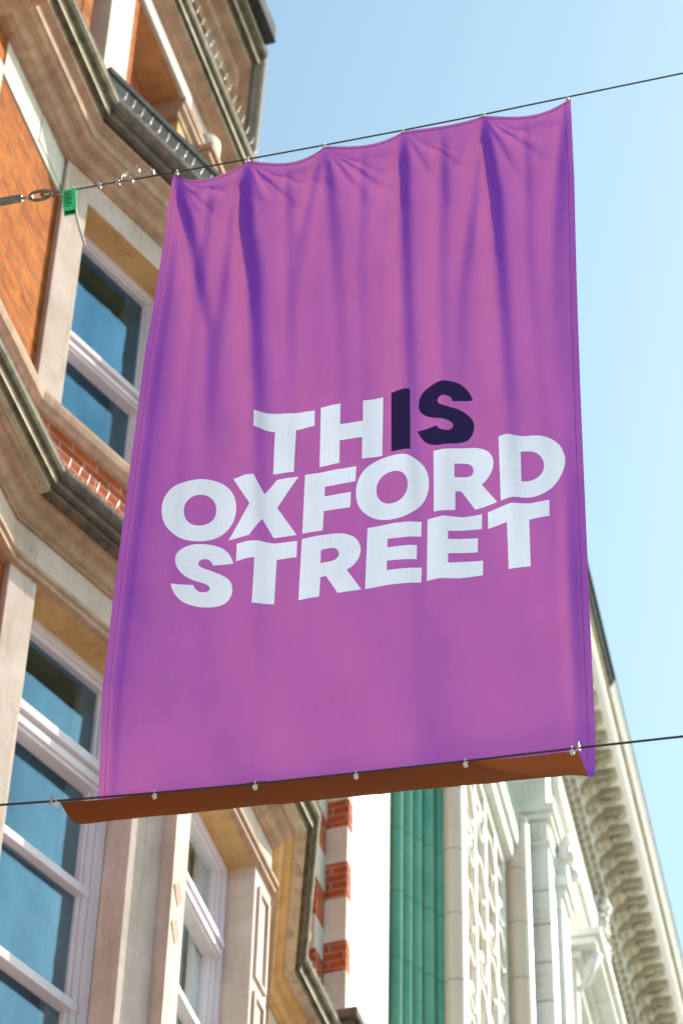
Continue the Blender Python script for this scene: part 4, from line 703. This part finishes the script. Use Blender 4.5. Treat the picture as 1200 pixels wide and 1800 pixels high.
# --- flat wall and piers beyond the bay
m = MB(); m.box(F2, -.6, 1.3, -.5, -.05, 0, 25); m.build('brick_wall', 'brick', hb)
m = MB(); m.prism([(-7.3, 2), (-7.3, 18.9), (-14, 18.9), (-14, 2)], 0, 24.9); m.build('building_core', 'brick_red', hb)

def stripes(f, s0, s1, n0, n1, zs, first):
    for k, (a, b_) in enumerate(zip(zs, zs[1:])):
        m = MB(); j = random.uniform(-.006, .006); m.box(f, s0+j, s1, n0, n1+j, a, b_)
        st = (k+first) % 2; m.build('stone_band' if st else 'brick_band', 'band_stone' if st else 'brick_red', hb)
stripes(F2, .97, 1.186, -.5, .076, [12.3, 12.8, 13.2, 13.65, 14.05, 14.5, 14.9, 15.3, 15.75, 16.15, 16.6, 17.0, 17.45, 17.87, 18.255, 18.61, 19.016, 19.42, 19.83, 20.2, 20.6], 1)
stripes(F2, 1.187, 1.30, -.5, .266, [12.0, 12.5, 12.9, 13.35, 13.75, 14.2, 14.6, 15.05, 15.45, 15.9, 16.3, 16.75, 17.25, 17.65, 18.153, 18.475, 18.94, 19.335, 19.738, 20.05, 20.4, 20.8], 0)
# low moulded sill and end block on the entablature
m = MB(); m.sweep([(-.1, 18.22), (.03, 18.22), (.06, 18.26), (.07, 18.34), (-.1, 18.36)], [xy(F2, .0, 0), xy(F2, .9, 0)]); m.build('sill_course', 'moulding', hb)
m = MB(); m.box(F2, .99, 1.62, -.1, .40, 17.05, 17.46); m.box(F2, .95, 1.66, -.1, .45, 17.46, 17.55); m.build('entablature_block', 'lichen', hb, bevel=.01)
m = MB(); m.box(F2, 1.0, 1.6, -.1, .30, 12, 17.05); m.build('stone_pier', 'cream', hb, bevel=.01)
spikes(F2, .1, .95, .22, 17.46, 8, h=.1)

# ================================================================== WHITE RENDERED BUILDING
FQ = Fr((-6.234, 18.566), -4.85)
wb = empty('white_building', (-6.2, 19.4, 0)); tag(wb, 'narrow blank white rendered building in full sun, between red brick striped piers and green columns', 'building')
m = MB(); m.prism([xy(FQ, .115, 0), xy(FQ, 1.60, 0), xy(FQ, 1.60, -6), xy(FQ, .115, -6)], 0, 22.6); m.build('wall', 'white_wall', wb)
m = MB(); m.prism([xy(FQ, 1.602, -.01), xy(FQ, 1.72, -.09), xy(FQ, 1.72, -6), xy(FQ, 1.602, -6)], 0, 22.6); m.build('recessed_edge', 'beige_tile', wb)
m = MB(); m.box(FQ, .11, 1.74, -6.1, .07, 22.6, 22.75); m.build('coping', 'white_wall', wb)

# ================================================================== GREEN COLUMNED BUILDING
FG = Fr((-6.381, 20.298), 31)
FR_ = Fr((-5.994, 21.2555), -4.85)
gb = empty('tiled_building', (-6.1, 21.0, 0)); tag(gb, 'faience building with glazed green half columns and a white scrolled lattice screen', 'building')
m = MB(); m.prism([xy(FG, 0, -.06), xy(FG, .86, -.06), xy(FR_, .0, -.50), xy(FR_, 2.6, -.50), xy(FR_, 2.6, -6), xy(FG, 0, -5)], 0, 24.0); m.build('wall', 'beige_tile', gb)
def column(f, s, r, n, z0, z1, joints, mt, name):
    m = MB(); zz = sorted([z0]+[j for j in joints if z0 < j < z1]+[z1])
    for a, b_ in zip(zz, zz[1:]):
        m.tube([f.P(s, n, a+.004), f.P(s, n, b_-.004)], r, 24, cap=False)
    c = m.build(name, mt, gb)
    m = MB()
    for j in joints: m.tube([f.P(s, n, j-.005), f.P(s, n, j+.005)], r-.003, 20, cap=False)
    m.build('joint_ring', 'joint', c); return c
GJ = [21.301-.778*k for k in range(-3, 10)]
for k, s in enumerate((.072, .189, .306, .446, .592)):
    column(FG, s, .066 if k < 3 else .076, -.03, 8, 23.2, GJ, 'green_tile', 'green_column')
BJ = [22.076-.785*k for k in range(-2, 10)]
column(FG, .675, .104, .10, 8, 23.9, BJ, 'beige_tile', 'beige_column')
RJ = [24.173, 23.50, 22.77, 22.036, 21.3, 20.55, 19.8, 19.05]
column(FR_, 2.40, .135, .12, 8, 24.26, RJ, 'beige_tile', 'beige_column')
m = MB(); m.box(FR_, 2.30, 2.60, -.3, .16, 8, 24.2); m.build('corner_block', 'beige_tile', gb, bevel=.01)
m = MB(); m.box(FR_, -.05, 2.30, -.9, .02, 23.46, 23.60); m.box(FR_, -.05, 2.30, -.9, .11, 23.60, 23.80); m.box(FR_, -.05, 2.30, -.9, .16, 23.80, 24.05); m.build('fascia', 'white_stone', gb, bevel=.012)
m = MB(); m.box(FR_, -.05, 2.31, -.9, .175, 24.052, 24.075); m.build('green_coping', 'green_tile', gb)
m = MB(); m.box(FR_, -.05, 2.30, -1.2, -.1, 24.08, 24.55); m.build('parapet', 'white_stone', gb)
# scrolled lattice screen
ls = MB()
for s in (.12, .62, 1.18, 1.72, 2.18): ls.box(FR_, s-.035, s+.035, -.05, .02, 10, 23.46)
for k in range(17):
    z = 23.2-k*.8; ls.box(FR_, .05, 2.25, -.045, .0, z-.03, z+.03)
lat = ls.build('lattice_screen', 'white_stone', gb, bevel=.008)
sc = MB()
for a, s in enumerate((.37, .90, 1.45, 1.95)):
    for k in range(17):
        z = 22.80-k*.8+(.12 if (a+k) % 3 else -.1)
        if (a+k) % 2: pts = [FR_.P(s+(.02+.019*t_)*math.cos(t_*.62), -.005, z+(.02+.019*t_)*math.sin(t_*.62)) for t_ in range(12)]
        else: pts = [FR_.P(s+.21*math.cos(t_*.52), -.005, z+.26*math.sin(t_*.52)*(1 if t_ < 7 else .8)) for t_ in range(12)]
        sc.tube(pts, .026, 6)
sc.build('scrollwork', 'white_stone', lat, merge=True)

# ================================================================== WHITE PALACE WITH THE BIG CORNICE
FP_ = Fr((-5.791, 23.894), -4.85)
pb = empty('cornice_building', (-5.8, 24.5, 0)); tag(pb, 'tall white classical building with a deep bracketed cornice and carved garlands, at right', 'building')
m = MB(); m.prism([xy(FP_, .3, -.25), xy(FP_, 42, -.25), xy(FP_, 42, -12), xy(FP_, .3, -12)], 0, 25.8)
m.build('wall', 'white_stone', pb)
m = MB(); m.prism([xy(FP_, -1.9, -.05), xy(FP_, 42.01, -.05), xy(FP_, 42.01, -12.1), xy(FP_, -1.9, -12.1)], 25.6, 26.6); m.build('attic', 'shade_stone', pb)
m = MB(); m.prism([xy(FP_, -1.85, -.6), xy(FP_, .4, -.6), xy(FP_, .4, -9), xy(FP_, -1.85, -9)], 24.6, 25.59); m.build('return_wall', 'white_stone', pb)
# quoined corner pier: blocks with a sunk joint between them
zq = [19.0, 19.51, 19.98, 20.47, 20.96, 21.44, 21.966, 22.468, 22.976, 23.441, 23.66]
for k, (a, b_) in enumerate(zip(zq, zq[1:])):
    m = MB(); m.box(FP_, 0, .40, -.60, 0, a+.012, b_); q_ = m.build('quoin_block', 'white_stone', pb, bevel=.01)
    if k % 2 == 0:   # fretted block: three small tongues on the face towards the street end
        m = MB()
        for j in range(3):
            zc = a+(b_-a)*(.25+.25*j); m.box(FP_, -.012, 0, -.17, -.05, zc-.035, zc+.03)
        m.box(FP_, -.012, 0, -.185, -.171, a+.07, b_-.06); m.build('fret', 'white_stone', q_)
m = MB(); m.box(FP_, .01, .39, -.59, -.01, 8, 24.7); m.build('pier_core', 'joint', pb)
m = MB(); m.box(FP_, -.0, .40, -.6, .0, 23.66, 24.10); m.build('pier_neck', 'white_stone', pb)
m = MB(); m.box(FP_, -.03, .43, -.6, .03, 24.06, 24.12); m.box(FP_, 0, .4, -.6, 0, 24.12, 24.42); m.box(FP_, -.05, .45, -.6, .05, 24.42, 24.50); m.box(FP_, -.09, .49, -.6, .09, 24.50, 24.60); m.build('pier_capital', 'white_stone', pb, bevel=.01)
m = MB()
for k in range(5): m.box(FP_, -.018, .0, -.09-k*.065, -.055-k*.065, 24.15, 24.38)
for k in range(5): m.box(FP_, .05+k*.075, .09+k*.075, 0, .018, 24.15, 24.38)
m.build('fluting', 'white_stone', pb)
m = MB(); m.box(FP_, 0, .4, -.6, 0, 24.60, 25.6)
m.build('pier_top', 'white_stone', pb)
# street front: architrave, frieze, pilasters, hooded windows
def run(prof, s0, s1, name, mt, bev=0):
    m = MB(); m.sweep(prof, [xy(FP_, s0, 0), xy(FP_, s1, 0)]); return m.build(name, mt, pb)
run([(-.3, 24.44), (.10, 24.44), (.10, 24.56), (.16, 24.58), (.16, 24.66), (-.3, 24.68)], .49, 42, 'string_course', 'white_stone')
run([(-.3, 25.12), (.02, 25.12), (.02, 25.20), (.09, 25.22), (.09, 25.50), (-.3, 25.51)], .4, 42, 'architrave', 'white_stone')
run([(-.1, 25.84), (.03, 25.84), (.05, 25.90), (.05, 25.93), (-.1, 25.94)], -1.9, 42, 'dentil_bed', 'shade_stone')
LB = 2.85
for k in range(13):
    s = .4+k*LB
    m = MB(); m.box(FP_, s+.0, s+.42, -.25, .06, 8, 24.44); m.build('pilaster', 'white_stone', pb, bevel=.012)
    m = MB(); m.box(FP_, s+.02, s+.40, -.25, .10, 23.7, 23.82); m.box(FP_, s-.02, s+.44, -.25, .14, 23.82, 23.95)
    for t_ in (.06, .36): m.tube([FP_.P(s+t_, .04, 24.26), FP_.P(s+t_, .20, 24.26)], .075, 10); m.tube([FP_.P(s+t_, .19, 24.26), FP_.P(s+t_, .215, 24.26)], .03, 8)
    m.box(FP_, s+.0, s+.42, -.2, .16, 24.30, 24.40); m.box(FP_, s+.04, s+.38, -.2, .12, 23.95, 24.22); m.build('capital', 'white_stone', pb)
    # hooded window
    a, b_ = s+.95, s+2.25
    m = MB(); m.box(FP_, a, b_, -.24, -.20, 20.4, 23.3); m.build('window', 'glass_pale', pb)
    m = MB(); m.box(FP_, a-.14, a, -.25, .06, 20.4, 23.3); m.box(FP_, b_, b_+.14, -.25, .06, 20.4, 23.3); m.box(FP_, a-.14, b_+.14, -.25, .06, 23.3, 23.5)
    m.build('window_surround', 'white_stone', pb, bevel=.01)
    m = MB(); m.box(FP_, a-.25, b_+.25, -.25, .30, 23.60, 23.70); m.box(FP_, a-.28, b_+.28, -.25, .36, 23.70, 23.80); m.box(FP_, a-.16, b_+.16, -.25, .12, 23.5, 23.6); m.build('window_hood', 'white_stone', pb, bevel=.01)
    for t_ in (a-.12, b_+.02):
        m = MB(); m.tube([FP_.P(t_+.05, .05, 23.1), FP_.P(t_+.05, .17, 23.25), FP_.P(t_+.05, .20, 23.4), FP_.P(t_+.05, .27, 23.58)], [.03, .05, .06, .075], 8); m.build('hood_bracket', 'white_stone', pb)
    m = MB(); m.box(FP_, a-.2, b_+.2, -.25, .16, 20.2, 20.38); m.build('window_sill', 'white_stone', pb, bevel=.01)
    # carved garland: mask at the top, leafy drop below
    if k < 9:
        g_ = MB(); sg = s+2.62; ng = .12
        [blob(g_, FP_.P(sg+.085*math.cos(j*.9), ng+.03+.03*(j % 2), 25.74+.085*math.sin(j*.9)), .05, .05, .055, 6, 4, .35) for j in range(7)]; blob(g_, FP_.P(sg, ng+.06, 25.73), .07, .06, .08, 8, 5, .25)
        for j in range(60):
            z = 25.66-j*.03; wd = .13*math.sin(min(1, (j+6)/28)*math.pi*.8)+.02
            blob(g_, FP_.P(sg+random.uniform(-wd, wd), ng+random.uniform(-.02, .05), z), random.uniform(.035, .06), random.uniform(.035, .06), random.uniform(.03, .06), 6, 4, .35)
        g_.build('carved_garland', 'white_stone', pb)
        m = MB(); m.box(FP_, sg-.16, sg+.16, -.05, .10, 24.68, 25.84); m.build('garland_pilaster', 'white_stone', pb, bevel=.01)
    # swag between pilasters over the string course
    g_ = MB()
    for j in range(18):
        t_ = j/17; ss = a-.1+t_*(b_-a+.2); z = 24.98-.26*math.sin(t_*math.pi)
        blob(g_, FP_.P(ss, .03+random.uniform(0, .04), z+random.uniform(-.03, .03)), .06, .06, .05, 6, 4, .35)
    g_.build('carved_swag', 'white_stone', pb)
# dentils (two fine beaded rows), cove, modillions, corona
SD = -1.55
for nm_, n_, z_, sz, stp in (('dentil_row', .06, 25.98, .045, .13), ('dentil_row', .13, 26.06, .05, .16)):
    m = MB(); s = SD
    while s < 24:
        m.box(FP_, s, s+sz*1.25, -.05, n_+sz*.6, z_-sz*.6, z_+sz*.6); s += stp
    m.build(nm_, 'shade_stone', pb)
run([(-.1, 25.93), (.02, 25.94), (.02, 26.0), (.10, 26.02), (.10, 26.10), (.16, 26.12), (.19, 26.2), (.27, 26.31), (.36, 26.39), (.37, 26.43), (-.1, 26.44)], -1.5, 42, 'cove', 'white_stone')
run([(-.1, 26.43), (.66, 26.43), (.66, 26.47), (-.1, 26.48)], -1.7, 42, 'cornice_soffit', 'shade_stone')
def modillion(s):
    m = MB(); w_ = .078
    prof = [(.20, 26.14), (.26, 26.16), (.30, 26.24), (.38, 26.30), (.48, 26.30), (.56, 26.33), (.585, 26.38), (.58, 26.425), (.2, 26.425)]
    L_ = [FP_.P(s-w_, a, b_) for a, b_ in prof]; R_ = [FP_.P(s+w_, a, b_) for a, b_ in prof]
    m.face(L_); m.face(R_[::-1])
    for i in range(len(prof)): j = (i+1) % len(prof); m.face([L_[i], R_[i], R_[j], L_[j]])
    m.tube([FP_.P(s-w_*1.08, .30, 26.22), FP_.P(s+w_*1.08, .30, 26.22)], .05, 8); m.tube([FP_.P(s-w_*1.08, .54, 26.355), FP_.P(s+w_*1.08, .54, 26.355)], .035, 8)
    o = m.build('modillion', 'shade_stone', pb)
    m = MB(); m.tube([FP_.P(s, .28, 26.20), FP_.P(s, .52, 26.30), FP_.P(s+.09, .50, 26.40), FP_.P(s+.18, .46, 26.41)], .016, 6)
    for j in range(7):   # leaf curling under the bracket and a rosette on the soffit beside it
        t_ = j/6; blob(m, FP_.P(s+random.uniform(-.03, .03), .28+.24*t_, 26.20+.10*t_), .035, .035, .03, 6, 4, .3)
    for j in range(6): blob(m, FP_.P(s+.157+.028*math.cos(j*1.05), .46+.028*math.sin(j*1.05), 26.41), .022, .022, .03, 6, 3, .2)
    m.build('carved_leaf', 'shade_stone', o)
for k in range(62): modillion(-1.35+k*.315)
run([(.3, 26.42), (.62, 26.39), (.66, 26.39), (.66, 26.43), (.68, 26.44), (.68, 26.50), (.4, 26.51)], -1.75, 42, 'corona', 'white_wall')
run([(.4, 26.50), (.67, 26.50), (.69, 26.53), (.68, 26.55), (.72, 26.575), (.4, 26.58)], -1.75, 42, 'egg_moulding', 'shade_stone')
run([(.4, 26.57), (.74, 26.57), (.75, 26.59), (.75, 26.62), (.78, 26.64), (.78, 26.69), (.3, 26.72)], .3, 42, 'cornice_crown', 'white_wall')
run([(.4, 26.57), (.70, 26.57), (.74, 26.61), (.765, 26.65), (.765, 26.69), (.3, 26.72)], -1.8, .29, 'cornice_crown', 'lead')
run([(.5, 26.69), (.795, 26.693), (.795, 26.712), (.3, 26.74)], -1.8, 42, 'lead_flashing', 'lead')

# ================================================================== GROUND
def sheet(name, x0, x1, y0, y1, z, mt):
    m = MB(); m.face([(x0, y0, z), (x1, y0, z), (x1, y1, z), (x0, y1, z)]); o = m.build(name, mt); tag(o, kind='structure'); return o
sheet('ground', -600, 600, -600, 600, -.13, 'paving')
sheet('road', 1.5, 11, -200, 200, -.12, 'asphalt')
m = MB(); m.prism([(-6.9, -60), (1.5, -60), (1.5, 90), (-6.9, 90)], -.12, 0); tag(m.build('pavement', 'paving'), kind='structure')
